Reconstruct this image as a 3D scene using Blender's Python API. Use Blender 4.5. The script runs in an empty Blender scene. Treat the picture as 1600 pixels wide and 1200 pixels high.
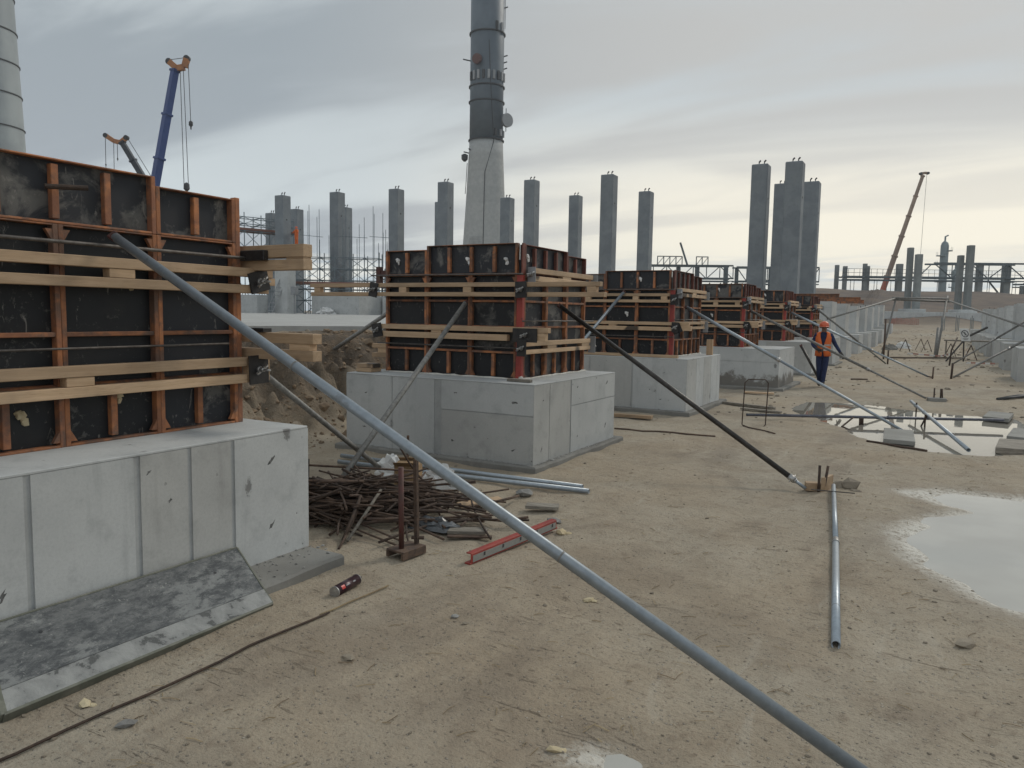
import bpy, math, random
import numpy as np
from mathutils import Vector, Matrix

random.seed(11)
S = bpy.context.scene
COL = S.collection
R = math.radians

# ------------------------------------------------------------------ camera
PITCH, ROLL, YAW = 0.0919, 0.0162, 0.5098
cam = bpy.data.cameras.new('camera')
cam.sensor_width = 36.0
cam.lens = 1188.76 / 1600 * 36
cam.clip_start = 0.05
cam.clip_end = 9000
co = bpy.data.objects.new('camera', cam)
COL.objects.link(co)
fwd = Vector((-math.sin(YAW) * math.cos(PITCH), math.cos(YAW) * math.cos(PITCH), -math.sin(PITCH)))
r0 = Vector((math.cos(YAW), math.sin(YAW), 0))
u0 = r0.cross(fwd)
rt = math.cos(ROLL) * r0 + math.sin(ROLL) * u0
up = -math.sin(ROLL) * r0 + math.cos(ROLL) * u0
co.matrix_world = Matrix(((rt.x, up.x, -fwd.x, 0), (rt.y, up.y, -fwd.y, 0), (rt.z, up.z, -fwd.z, 1.7), (0, 0, 0, 1)))
S.camera = co

# ------------------------------------------------------------------ world, sun, exposure
SUN_AZ, SUN_EL = R(22), R(38)          # azimuth measured from +Y towards +X
w = bpy.data.worlds.new('World')
S.world = w
w.use_nodes = True


class NT:
    """small node-tree writer"""
    def __init__(s, tree):
        s.t = tree
        s.n = tree.nodes
        s.l = tree.links

    def node(s, typ, **kw):
        n = s.n.new(typ)
        for k, v in kw.items():
            setattr(n, k, v)
        return n

    def put(s, sock, val):
        if isinstance(val, bpy.types.NodeSocket):
            s.l.new(val, sock)
        elif isinstance(val, (tuple, list)) and sock.type == 'RGBA' and len(val) == 3:
            sock.default_value = (*val, 1)
        else:
            sock.default_value = val

    def math(s, op, a, b=None, c=None, clamp=False):
        n = s.node('ShaderNodeMath', operation=op, use_clamp=clamp)
        s.put(n.inputs[0], a)
        if b is not None:
            s.put(n.inputs[1], b)
        if c is not None:
            s.put(n.inputs[2], c)
        return n.outputs[0]

    def vmath(s, op, a, b=None):
        n = s.node('ShaderNodeVectorMath', operation=op)
        s.put(n.inputs[0], a)
        if b is not None:
            s.put(n.inputs[1], b)
        return n.outputs['Value'] if op in ('DOT_PRODUCT', 'LENGTH') else n.outputs[0]

    def mix(s, fac, a, b, mode='MIX'):
        n = s.node('ShaderNodeMix', data_type='RGBA', blend_type=mode)
        n.clamp_factor = True
        s.put(n.inputs['Factor'], fac)
        s.put(n.inputs[6], a)
        s.put(n.inputs[7], b)
        return n.outputs[2]

    def step(s, x, lo, hi, a=0.0, b=1.0):
        n = s.node('ShaderNodeMapRange', interpolation_type='SMOOTHSTEP')
        s.put(n.inputs[0], x)
        n.inputs[1].default_value = lo
        n.inputs[2].default_value = hi
        n.inputs[3].default_value = a
        n.inputs[4].default_value = b
        return n.outputs[0]

    def mapping(s, vec, scale=(1, 1, 1), rot=(0, 0, 0), loc=(0, 0, 0)):
        n = s.node('ShaderNodeMapping')
        s.put(n.inputs['Vector'], vec)
        n.inputs['Scale'].default_value = scale
        n.inputs['Rotation'].default_value = rot
        n.inputs['Location'].default_value = loc
        return n.outputs[0]

    def noise(s, vec, scale, detail=4, rough=0.55, dist=0.0):
        n = s.node('ShaderNodeTexNoise')
        s.put(n.inputs['Vector'], vec)
        n.inputs['Scale'].default_value = scale
        n.inputs['Detail'].default_value = detail
        n.inputs['Roughness'].default_value = rough
        n.inputs['Distortion'].default_value = dist
        return n.outputs[0]

    def voronoi(s, vec, scale, feature='F1', out='Distance', rnd=1.0):
        n = s.node('ShaderNodeTexVoronoi', feature=feature)
        s.put(n.inputs['Vector'], vec)
        n.inputs['Scale'].default_value = scale
        n.inputs['Randomness'].default_value = rnd
        return n.outputs[out]

    def bump(s, h, strength, dist, nrm=None):
        n = s.node('ShaderNodeBump')
        n.inputs['Strength'].default_value = strength
        n.inputs['Distance'].default_value = dist
        s.put(n.inputs['Height'], h)
        if nrm is not None:
            s.put(n.inputs['Normal'], nrm)
        return n.outputs[0]


def build_world():
    t = NT(w.node_tree)
    t.n.clear()
    out = t.node('ShaderNodeOutputWorld')
    bg = t.node('ShaderNodeBackground')
    sky = t.node('ShaderNodeTexSky', sky_type='NISHITA', sun_disc=False)
    sky.sun_elevation = SUN_EL
    sky.sun_rotation = SUN_AZ
    d = t.node('ShaderNodeTexCoord').outputs['Generated']
    sep = t.node('ShaderNodeSeparateXYZ')
    t.put(sep.inputs[0], d)
    z = t.math('MAXIMUM', sep.outputs[2], 0.0)
    den = t.math('ADD', z, 0.13)
    comb = t.node('ShaderNodeCombineXYZ')
    t.put(comb.inputs[0], t.math('DIVIDE', sep.outputs[0], den))
    t.put(comb.inputs[1], t.math('DIVIDE', sep.outputs[1], den))
    p = comb.outputs[0]
    # long streaks of stratus, two directions crossing at a low angle
    m1 = t.mapping(p, scale=(0.55, 1.5, 1), rot=(0, 0, R(38)), loc=(5.59, 18.33, 0))
    n1 = t.step(t.noise(m1, 0.75, 6, 0.52, 0.5), 0.25, 0.75)
    m2 = t.mapping(p, scale=(0.35, 2.2, 1), rot=(0, 0, R(52)), loc=(15.31, 3.19, 0))
    n2 = t.noise(m2, 0.8, 5, 0.5, 0.3)
    n3 = t.noise(t.mapping(p, scale=(0.6, 1.0, 1), rot=(0, 0, R(20)), loc=(15.94, 2.78, 0)), 0.42, 3, 0.5)
    dens = t.math('ADD', t.math('MULTIPLY', n1, 0.5), t.math('ADD', t.math('MULTIPLY', n2, 0.25), t.math('MULTIPLY', n3, 0.45)))
    dk = t.step(dens, 0.46, 0.74)
    low = t.math('SUBTRACT', 1.0, t.step(z, 0.0, 0.34))
    hz = t.math('SUBTRACT', 1.0, t.step(z, 0.0, 0.10))
    GA = R(3)                             # the brightest gap in the cloud lies low over the far end of the aisle
    sd = Vector((math.sin(GA) * math.cos(0.12), math.cos(GA) * math.cos(0.12), math.sin(0.12)))
    sdot = t.vmath('DOT_PRODUCT', d, tuple(sd))
    glow = t.step(sdot, 0.62, 1.0)
    glow2 = t.step(sdot, -0.6, 1.0)
    # cloud tone: grey overhead, paler and bluer towards the horizon, creamy round the veiled sun
    tone = t.mix(low, (0.425, 0.47, 0.492), (0.51, 0.595, 0.635))
    tone = t.mix(t.math('MULTIPLY', t.math('MULTIPLY', glow2, 0.45), t.math('ADD', 0.25, t.math('MULTIPLY', low, 0.75))), tone, (0.68, 0.68, 0.65))
    band = t.math('MULTIPLY', t.step(z, 0.015, 0.075), t.math('SUBTRACT', 1.0, t.step(z, 0.13, 0.27)))
    gb = t.math('MULTIPLY', t.step(sdot, 0.72, 0.985), band)
    tone = t.mix(t.math('MULTIPLY', glow, t.math('MULTIPLY', low, 0.6)), tone, (0.66, 0.63, 0.56))
    tone = t.mix(t.math('MULTIPLY', gb, 0.95), tone, (0.84, 0.785, 0.655))
    # the half of the sky behind the camera is a more even, paler cloud sheet
    back = t.step(sdot, 0.15, -0.75)
    tone = t.mix(t.math('MULTIPLY', back, 0.8), tone, (0.64, 0.665, 0.68))
    dk = t.math('MULTIPLY', dk, t.math('SUBTRACT', 1.0, t.math('MULTIPLY', back, 0.6)))
    dark = t.mix(low, (0.275, 0.31, 0.335), (0.33, 0.36, 0.395))
    dark = t.mix(t.math('MULTIPLY', glow, 0.55), dark, (0.62, 0.58, 0.52))
    cl = t.mix(t.math('MULTIPLY', dk, t.math('SUBTRACT', t.math('SUBTRACT', 0.95, t.math('MULTIPLY', gb, 0.6)), t.math('MULTIPLY', hz, 0.25))), tone, dark)
    # low bank of bluish haze along the skyline, with thin bright slits in it
    slit = t.noise(t.mapping(d, scale=(2.0, 2.0, 26.0)), 2.4, 4, 0.5)
    hb = t.mix(t.step(slit, 0.54, 0.62), (0.40, 0.49, 0.57), (0.84, 0.80, 0.70))
    hzn = t.math('MULTIPLY', t.math('SUBTRACT', 1.0, t.step(z, 0.03, 0.095)), t.step(slit, 0.40, 0.56, 0.25, 0.95))
    cl = t.mix(t.math('MULTIPLY', hzn, 0.6), cl, hb)
    skyc = t.vmath('MULTIPLY', sky.outputs[0], (0.08, 0.08, 0.08))
    fin = t.mix(0.95, skyc, cl)
    t.put(bg.inputs['Color'], fin)
    bg.inputs['Strength'].default_value = 1.0
    t.put(out.inputs['Surface'], bg.outputs[0])


build_world()
sl = bpy.data.lights.new('sun', 'SUN')
sl.energy = 0.95
sl.angle = R(12)
sl.color = (1.0, 0.93, 0.82)
so = bpy.data.objects.new('sun', sl)
COL.objects.link(so)
sdir = Vector((math.sin(SUN_AZ) * math.cos(SUN_EL), math.cos(SUN_AZ) * math.cos(SUN_EL), math.sin(SUN_EL)))
so.rotation_euler = sdir.to_track_quat('Z', 'Y').to_euler()
so.location = sdir * 300
S.view_settings.view_transform = 'Standard'
S.view_settings.look = 'None'
S.view_settings.gamma = 1
S.view_settings.use_curve_mapping = False
S.view_settings.exposure = 0.35

# ------------------------------------------------------------------ materials
def new_mat(name):
    m = bpy.data.materials.new(name)
    m.use_nodes = True
    t = NT(m.node_tree)
    b = t.n['Principled BSDF']
    return m, t, b


def obj_vec(t):
    """object coordinates shifted by a per-object random, so copies do not repeat"""
    tc = t.node('ShaderNodeTexCoord').outputs['Object']
    oi = t.node('ShaderNodeObjectInfo').outputs['Random']
    c = t.node('ShaderNodeCombineXYZ')
    t.put(c.inputs[0], t.math('MULTIPLY', oi, 37.0))
    t.put(c.inputs[1], t.math('MULTIPLY', oi, 91.0))
    t.put(c.inputs[2], t.math('MULTIPLY', oi, 53.0))
    return t.vmath('ADD', tc, c.outputs[0]), oi


def pbr(name, c1, c2, scale=4, rough=0.6, metal=0.0, bump=0.2, bscale=40, c3=None, s3=12, t3=(0.58, 0.66), a3=0.8, stretch=(1, 1, 1), vary=0.15, rvar=0.15):
    m, t, b = new_mat(name)
    v, oi = obj_vec(t)
    v = t.mapping(v, scale=stretch)
    n = t.noise(v, scale, 6, 0.6, 0.3)
    col = t.mix(t.step(n, 0.36, 0.64), c1, c2)
    if c3 is not None:
        k = t.noise(v, s3, 5, 0.65, 0.2)
        col = t.mix(t.math('MULTIPLY', t.step(k, *t3), a3), col, c3)
    gain = t.math('ADD', 1.0 - vary, t.math('MULTIPLY', oi, 2 * vary))
    col = t.mix(1.0, col, gain, 'MULTIPLY')
    t.put(b.inputs['Base Color'], col)
    t.put(b.inputs['Roughness'], t.math('ADD', rough - rvar / 2, t.math('MULTIPLY', n, rvar)))
    b.inputs['Metallic'].default_value = metal
    if bump:
        h = t.noise(v, bscale, 5, 0.6)
        t.put(b.inputs['Normal'], t.bump(h, bump, 0.01))
    return m


def concrete(name, c1, c2, cdark, pits=True, tint=None, streak=True):
    m, t, b = new_mat(name)
    v, oi = obj_vec(t)
    big = t.noise(v, 1.1, 5, 0.6, 0.4)
    mid = t.noise(v, 5.0, 6, 0.65)
    col = t.mix(t.step(big, 0.35, 0.66), c1, c2)
    col = t.mix(t.math('MULTIPLY', t.step(mid, 0.50, 0.72), 0.35), col, cdark)
    lift = t.noise(t.mapping(v, scale=(0.05, 0.05, 0.42)), 1.0, 2, 0.5)
    col = t.mix(t.math('MULTIPLY', t.step(lift, 0.42, 0.58), 0.22), col, cdark)
    if streak:
        vs = t.mapping(v, scale=(7, 7, 0.7))
        st = t.noise(vs, 1.6, 5, 0.6)
        col = t.mix(t.math('MULTIPLY', t.step(st, 0.55, 0.75), 0.28), col, cdark)
    fine = t.noise(v, 60, 4, 0.7)
    col = t.mix(t.math('MULTIPLY', t.step(fine, 0.4, 0.7), 0.18), col, cdark)
    h = t.math('MULTIPLY', fine, 0.25)
    if pits:
        pv = t.voronoi(v, 7.0)
        pit = t.math('SUBTRACT', 1.0, t.step(pv, 0.05, 0.085))
        msk = t.step(t.noise(v, 1.7, 3, 0.6), 0.44, 0.60)
        pit = t.math('MULTIPLY', pit, msk)
        # scars round the tie holes: longer dark scratches
        sv = t.voronoi(t.mapping(v, scale=(1, 1, 0.55), rot=(0.5, 0.4, 0.2)), 2.3)
        sn = t.math('ADD', sv, t.math('MULTIPLY', t.math('SUBTRACT', t.noise(v, 30, 4, 0.7), 0.5), 0.16))
        scar = t.math('SUBTRACT', 1.0, t.step(sn, 0.05, 0.09))
        pit = t.math('MAXIMUM', pit, t.math('MULTIPLY', scar, 0.85))
        col = t.mix(t.math('MULTIPLY', pit, 0.8), col, (0.085, 0.08, 0.075))
        h = t.math('SUBTRACT', h, t.math('MULTIPLY', pit, 0.8))
    gain = t.math('ADD', 0.93, t.math('MULTIPLY', oi, 0.14))
    col = t.mix(1.0, col, gain, 'MULTIPLY')
    t.put(b.inputs['Base Color'], col)
    b.inputs['Roughness'].default_value = 0.85
    h = t.math('ADD', h, t.math('MULTIPLY', mid, 0.5))
    t.put(b.inputs['Normal'], t.bump(h, 0.35, 0.008))
    return m


def wood(name, axis):
    m, t, b = new_mat(name)
    v, oi = obj_vec(t)
    sc = {'x': (0.6, 9, 9), 'y': (9, 0.6, 9), 'z': (9, 9, 0.6)}[axis]
    vs = t.mapping(v, scale=sc)
    g = t.noise(vs, 4.0, 6, 0.6, 0.8)
    col = t.mix(t.step(g, 0.3, 0.7), (0.53, 0.375, 0.24), (0.42, 0.285, 0.17))
    k = t.noise(v, 2.2, 4, 0.6)
    col = t.mix(t.math('MULTIPLY', t.step(k, 0.45, 0.75), 0.55), col, (0.27, 0.20, 0.135))
    burn = t.noise(v, 1.3, 2, 0.5)
    col = t.mix(t.math('MULTIPLY', t.step(burn, 0.665, 0.70), 0.92), col, (0.03, 0.024, 0.02))
    fl = t.noise(t.mapping(v, scale=tuple(q * 4 for q in sc)), 5, 3, 0.5)
    col = t.mix(t.math('MULTIPLY', t.step(fl, 0.55, 0.7), 0.25), col, (0.2, 0.12, 0.06))
    gain = t.math('ADD', 0.72, t.math('MULTIPLY', oi, 0.45))
    col = t.mix(1.0, col, gain, 'MULTIPLY')
    t.put(b.inputs['Base Color'], col)
    b.inputs['Roughness'].default_value = 0.72
    t.put(b.inputs['Normal'], t.bump(g, 0.3, 0.004))
    return m


def plywood_mat(name='film_faced_plywood', extra=0.0, haze=0.0):
    m, t, b = new_mat(name)
    v, oi = obj_vec(t)
    n = t.noise(v, 3.0, 6, 0.65, 0.5)
    amt = t.math('ADD', t.math('MULTIPLY', t.math('POWER', oi, 1.6), 0.15), extra)
    thr = t.math('SUBTRACT', n, t.math('SUBTRACT', 0.66, amt))
    smear = t.step(thr, 0.0, 0.10)
    col = t.mix(t.math('MULTIPLY', smear, 0.5), (0.0125 + haze * 0.010, 0.0135 + haze * 0.011, 0.0155 + haze * 0.014), (0.13 + haze * 0.09, 0.125 + haze * 0.085, 0.115 + haze * 0.075))
    fl = t.noise(v, 22.0, 6, 0.75, 0.4)
    col = t.mix(t.math('MULTIPLY', t.step(t.math('ADD', fl, t.math('MULTIPLY', t.math('SUBTRACT', n, 0.5), 0.7)), 0.60, 0.70), 0.30 + 0.25 * haze), col, (0.22, 0.21, 0.19))
    sp = t.noise(t.mapping(v, scale=(1.5, 1.5, 0.5)), 14, 5, 0.7, 0.8)
    col = t.mix(t.math('MULTIPLY', t.step(sp, 0.62, 0.70), 0.5), col, (0.30, 0.28, 0.25))
    wn = t.noise(v, 7, 3, 0.5)
    col = t.mix(t.math('MULTIPLY', t.step(wn, 0.5, 0.7), 0.35), col, (0.028, 0.026, 0.024))
    t.put(b.inputs['Base Color'], col)
    t.put(b.inputs['Roughness'], t.math('ADD', 0.42, t.math('MULTIPLY', n, 0.25)))
    b.inputs['Specular IOR Level'].default_value = 0.35
    t.put(b.inputs['Normal'], t.bump(n, 0.1, 0.01))
    return m


M = {}
M['conc'] = concrete('cast_concrete', (0.53, 0.54, 0.53), (0.45, 0.46, 0.455), (0.25, 0.26, 0.26))
M['conc_b'] = concrete('cast_concrete_duller', (0.475, 0.475, 0.455), (0.40, 0.40, 0.385), (0.22, 0.22, 0.21))
M['conc_splash'] = concrete('splashed_concrete', (0.53, 0.54, 0.53), (0.45, 0.46, 0.455), (0.25, 0.26, 0.26))
M['conc_joint'] = concrete('concrete_joint', (0.435, 0.445, 0.44), (0.36, 0.37, 0.365), (0.21, 0.215, 0.215), pits=False)
def add_splash(m):
    t = NT(m.node_tree)
    b = t.n['Principled BSDF']
    src = b.inputs['Base Color'].links[0].from_socket
    p = t.node('ShaderNodeNewGeometry').outputs['Position']
    sp = t.node('ShaderNodeSeparateXYZ')
    t.put(sp.inputs[0], p)
    n = t.math('ADD', t.math('MULTIPLY', t.noise(p, 2.2, 6, 0.7), 0.75), t.math('MULTIPLY', t.noise(p, 9, 4, 0.7), 0.3))
    k = t.step(t.math('SUBTRACT', n, t.math('MULTIPLY', sp.outputs[2], 0.85)), 0.22, 0.36)
    t.put(b.inputs['Base Color'], t.mix(t.math('MULTIPLY', k, 0.85), src, (0.13, 0.115, 0.095)))


add_splash(M['conc_splash'])
M['lean'] = concrete('lean_concrete', (0.26, 0.255, 0.235), (0.19, 0.185, 0.17), (0.12, 0.115, 0.105), pits=False, streak=False)
M['column'] = concrete('precast_concrete', (0.225, 0.25, 0.265), (0.18, 0.20, 0.22), (0.13, 0.145, 0.16), pits=False)
M['slab'] = concrete('slab_concrete', (0.43, 0.43, 0.41), (0.35, 0.345, 0.33), (0.26, 0.25, 0.24), pits=False, streak=False)
M['paver'] = concrete('paving_concrete', (0.30, 0.295, 0.27), (0.23, 0.225, 0.205), (0.15, 0.145, 0.135), pits=False, streak=False)
M['ply'] = plywood_mat()
M['ply_worn'] = plywood_mat('worn_plywood', 0.125, 1.0)
M['orange'] = pbr('orange_steel', (0.37, 0.145, 0.057), (0.20, 0.085, 0.046), 7, 0.7, 0.0, 0.3, 50, (0.10, 0.066, 0.05), 6, (0.46, 0.62), 0.8, vary=0.35)
M['redsteel'] = pbr('red_steel', (0.32, 0.045, 0.032), (0.24, 0.035, 0.028), 6, 0.55, 0.0, 0.2, 50, (0.07, 0.03, 0.025), 9, (0.6, 0.7), 0.7)
M['brownsteel'] = pbr('brown_red_steel', (0.17, 0.055, 0.038), (0.115, 0.045, 0.034), 6, 0.7, 0.0, 0.25, 50, (0.06, 0.035, 0.03), 9, (0.52, 0.66), 0.7, vary=0.3)
M['galv'] = pbr('galvanised_steel', (0.33, 0.37, 0.405), (0.285, 0.32, 0.35), 22, 0.42, 0.55, 0.06, 140, (0.19, 0.195, 0.2), 7, (0.62, 0.70), 0.55, rvar=0.25)
M['pipe_grey'] = pbr('weathered_pipe', (0.24, 0.235, 0.22), (0.16, 0.155, 0.145), 18, 0.6, 0.3, 0.2, 90, (0.32, 0.31, 0.29), 8, (0.58, 0.68), 0.6)
M['pipe_dark'] = pbr('dark_steel_pipe', (0.065, 0.06, 0.055), (0.04, 0.036, 0.033), 12, 0.42, 0.5, 0.15, 80, (0.15, 0.13, 0.11), 9, (0.6, 0.7), 0.5)
M['pipe_blue'] = pbr('blue_grey_pipe', (0.17, 0.175, 0.21), (0.12, 0.125, 0.15), 12, 0.5, 0.4, 0.15, 80)
M['rust'] = pbr('rusty_steel', (0.062, 0.041, 0.031), (0.105, 0.068, 0.047), 14, 0.85, 0.0, 0.4, 130, (0.045, 0.03, 0.025), 30, (0.5, 0.65), 0.7, vary=0.45)
M['darkrust'] = pbr('maroon_steel', (0.10, 0.035, 0.03), (0.075, 0.04, 0.032), 10, 0.6, 0.1, 0.2, 80, (0.14, 0.085, 0.055), 12, (0.55, 0.68), 0.7)
M['black'] = pbr('black_plate', (0.018, 0.017, 0.018), (0.03, 0.027, 0.025), 10, 0.55, 0.2, 0.2, 60, (0.12, 0.115, 0.11), 16, (0.64, 0.72), 0.5)
M['nut'] = pbr('bright_steel', (0.45, 0.45, 0.44), (0.30, 0.29, 0.28), 20, 0.4, 0.8, 0.1, 80)
M['rod'] = pbr('tie_rod_steel', (0.13, 0.12, 0.11), (0.085, 0.075, 0.068), 20, 0.55, 0.5, 0.3, 200)
M['wood_x'], M['wood_y'], M['wood_z'] = wood('pine_x', 'x'), wood('pine_y', 'y'), wood('pine_z', 'z')
M['oldwood'] = pbr('weathered_board', (0.26, 0.235, 0.195), (0.17, 0.15, 0.125), 5, 0.85, 0, 0.3, 60, (0.09, 0.08, 0.07), 7, (0.56, 0.7), 0.6, stretch=(1, 6, 6))
def panel_mat():
    m, t, b = new_mat('cement_smeared_panel')
    p = t.node('ShaderNodeTexCoord').outputs['Object']
    a = t.noise(t.mapping(p, scale=(1, 0.7, 1)), 3.2, 8, 0.74, 0.1)
    k = t.noise(t.mapping(p, scale=(1.3, 0.6, 1), rot=(0, 0, 0.5)), 15.0, 8, 0.8, 0.15)
    f = t.noise(p, 48.0, 5, 0.75)
    col = t.mix(t.step(k, 0.38, 0.60), (0.052, 0.058, 0.063), (0.145, 0.15, 0.15))
    e = t.math('ADD', a, t.math('MULTIPLY', t.math('SUBTRACT', k, 0.5), 0.55))
    col = t.mix(t.math('MULTIPLY', t.step(e, 0.53, 0.62), 0.6), col, (0.235, 0.245, 0.24))
    col = t.mix(t.math('MULTIPLY', t.step(f, 0.60, 0.68), 0.6), col, (0.36, 0.36, 0.34))
    col = t.mix(t.math('MULTIPLY', t.step(f, 0.40, 0.32), 0.6), col, (0.03, 0.032, 0.035))
    t.put(b.inputs['Base Color'], col)
    b.inputs['Roughness'].default_value = 0.62
    t.put(b.inputs['Normal'], t.bump(t.math('ADD', e, t.math('MULTIPLY', f, 0.3)), 0.5, 0.008))
    return m


M['panelface'] = panel_mat()
M['panelstrip'] = pbr('cement_skin_strip', (0.30, 0.305, 0.295), (0.21, 0.215, 0.21), 9, 0.75, 0, 0.45, 50, (0.07, 0.073, 0.072), 9, (0.575, 0.63), 0.85, vary=0.02)
M['panelrim'] = pbr('olive_steel_rim', (0.17, 0.17, 0.14), (0.11, 0.115, 0.09), 8, 0.7, 0.1, 0.2, 60)
M['white'] = pbr('white_plastic', (0.72, 0.72, 0.70), (0.60, 0.60, 0.59), 5, 0.5, 0, 0.2, 20)
M['card'] = pbr('cardboard', (0.36, 0.24, 0.13), (0.30, 0.195, 0.105), 3, 0.85, 0, 0.1, 30)
M['foam'] = pbr('foam_scrap', (0.55, 0.47, 0.31), (0.42, 0.34, 0.21), 8, 0.9, 0, 0.5, 40)
M['sealfoam'] = pbr('pale_sealing_foam', (0.60, 0.585, 0.54), (0.48, 0.465, 0.42), 10, 0.9, 0, 0.5, 40)
M['stone'] = pbr('grey_stone', (0.27, 0.265, 0.25), (0.18, 0.175, 0.165), 10, 0.9, 0, 0.5, 60, vary=0.3)
M['clod'] = pbr('dried_soil', (0.31, 0.265, 0.205), (0.22, 0.185, 0.14), 8, 0.95, 0, 0.7, 40, vary=0.2)
M['crumb'] = pbr('mortar_crumb', (0.36, 0.355, 0.335), (0.25, 0.245, 0.23), 12, 0.95, 0, 0.4, 60)
M['scar'] = pbr('cement_scar', (0.17, 0.17, 0.165), (0.075, 0.075, 0.073), 40, 0.95, 0, 0.8, 60)
M['bankclod'] = pbr('bank_clod', (0.27, 0.195, 0.125), (0.20, 0.15, 0.105), 8, 0.95, 0, 0.8, 30, vary=0.0)
M['straw'] = pbr('straw', (0.36, 0.28, 0.16), (0.16, 0.115, 0.07), 3, 0.9, 0, 0.1, 30)
M['canwall'] = pbr('can_lacquer', (0.045, 0.018, 0.024), (0.035, 0.014, 0.02), 5, 0.32, 0.3, 0.05, 50)
M['canred'] = pbr('can_red_print', (0.5, 0.03, 0.025), (0.45, 0.03, 0.025), 5, 0.35, 0, 0.0)
M['blueprint'] = pbr('blue_print', (0.05, 0.25, 0.5), (0.05, 0.22, 0.45), 5, 0.4, 0, 0.0)
M['chim_low'] = concrete('chimney_concrete', (0.42, 0.43, 0.42), (0.36, 0.37, 0.365), (0.27, 0.28, 0.285), pits=False)
M['chim_up'] = pbr('chimney_steel', (0.115, 0.142, 0.168), (0.085, 0.108, 0.132), 0.15, 0.55, 0.1, 0.0, vary=0.02)
M['chim_left'] = pbr('chimney_cladding', (0.30, 0.335, 0.345), (0.24, 0.27, 0.285), 0.08, 0.5, 0.2, 0.0, vary=0.02)
M['dark'] = pbr('dark_fitting', (0.035, 0.037, 0.04), (0.05, 0.05, 0.052), 5, 0.6, 0.1, 0.0)
M['grey'] = pbr('grey_fitting', (0.30, 0.31, 0.32), (0.25, 0.26, 0.27), 5, 0.6, 0.1, 0.0)
M['rackcol'] = concrete('rack_concrete', (0.26, 0.28, 0.275), (0.21, 0.225, 0.225), (0.15, 0.16, 0.16), pits=False)
M['racksteel'] = pbr('rack_steel', (0.13, 0.155, 0.165), (0.10, 0.12, 0.13), 2, 0.6, 0.1, 0.0)
M['scaf'] = pbr('scaffold_steel', (0.17, 0.205, 0.225), (0.12, 0.15, 0.17), 3, 0.55, 0.2, 0.0)
M['deck'] = pbr('scaffold_deck', (0.24, 0.12, 0.09), (0.19, 0.10, 0.08), 2, 0.8, 0, 0.0)
M['tower'] = pbr('tower_steel', (0.24, 0.29, 0.30), (0.20, 0.24, 0.25), 0.3, 0.5, 0.2, 0.0)
M['cblue'] = pbr('crane_blue', (0.012, 0.035, 0.14), (0.014, 0.04, 0.155), 0.5, 0.4, 0, 0.0)
M['cdark'] = pbr('crane_dark', (0.012, 0.017, 0.027), (0.016, 0.021, 0.032), 0.5, 0.4, 0, 0.0)
M['cyel'] = pbr('crane_orange', (0.42, 0.17, 0.05), (0.34, 0.14, 0.05), 1, 0.5, 0, 0.0)
M['ctan'] = pbr('crane_tan', (0.30, 0.215, 0.155), (0.24, 0.17, 0.125), 0.4, 0.5, 0, 0.0)
M['cred'] = pbr('crane_red', (0.38, 0.09, 0.04), (0.33, 0.08, 0.04), 0.4, 0.5, 0, 0.0)
M['navy'] = pbr('navy_workwear', (0.016, 0.026, 0.075), (0.011, 0.018, 0.055), 9, 0.9, 0, 0.4, 25)
M['hivis'] = pbr('orange_hivis', (0.80, 0.175, 0.035), (0.70, 0.145, 0.03), 6, 0.75, 0, 0.3, 20)
M['reflect'] = pbr('reflective_tape', (0.45, 0.40, 0.36), (0.38, 0.34, 0.31), 20, 0.5, 0.1, 0.0)
M['helmet'] = pbr('orange_helmet', (0.62, 0.12, 0.05), (0.56, 0.11, 0.045), 4, 0.35, 0, 0.0)
M['skin'] = pbr('skin', (0.20, 0.105, 0.07), (0.17, 0.09, 0.06), 10, 0.6, 0, 0.1, 60)
M['boot'] = pbr('dark_boot', (0.02, 0.018, 0.017), (0.03, 0.027, 0.025), 8, 0.7, 0, 0.2, 40)
M['glove'] = pbr('work_glove', (0.06, 0.055, 0.05), (0.045, 0.04, 0.038), 10, 0.9, 0, 0.3, 60)
M['netting'] = pbr('barrier_mesh', (0.42, 0.22, 0.18), (0.34, 0.17, 0.14), 4, 0.8, 0, 0.0)
M['film'] = pbr('grey_film', (0.15, 0.16, 0.17), (0.10, 0.105, 0.11), 7, 0.25, 0, 0.6, 14)


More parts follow.
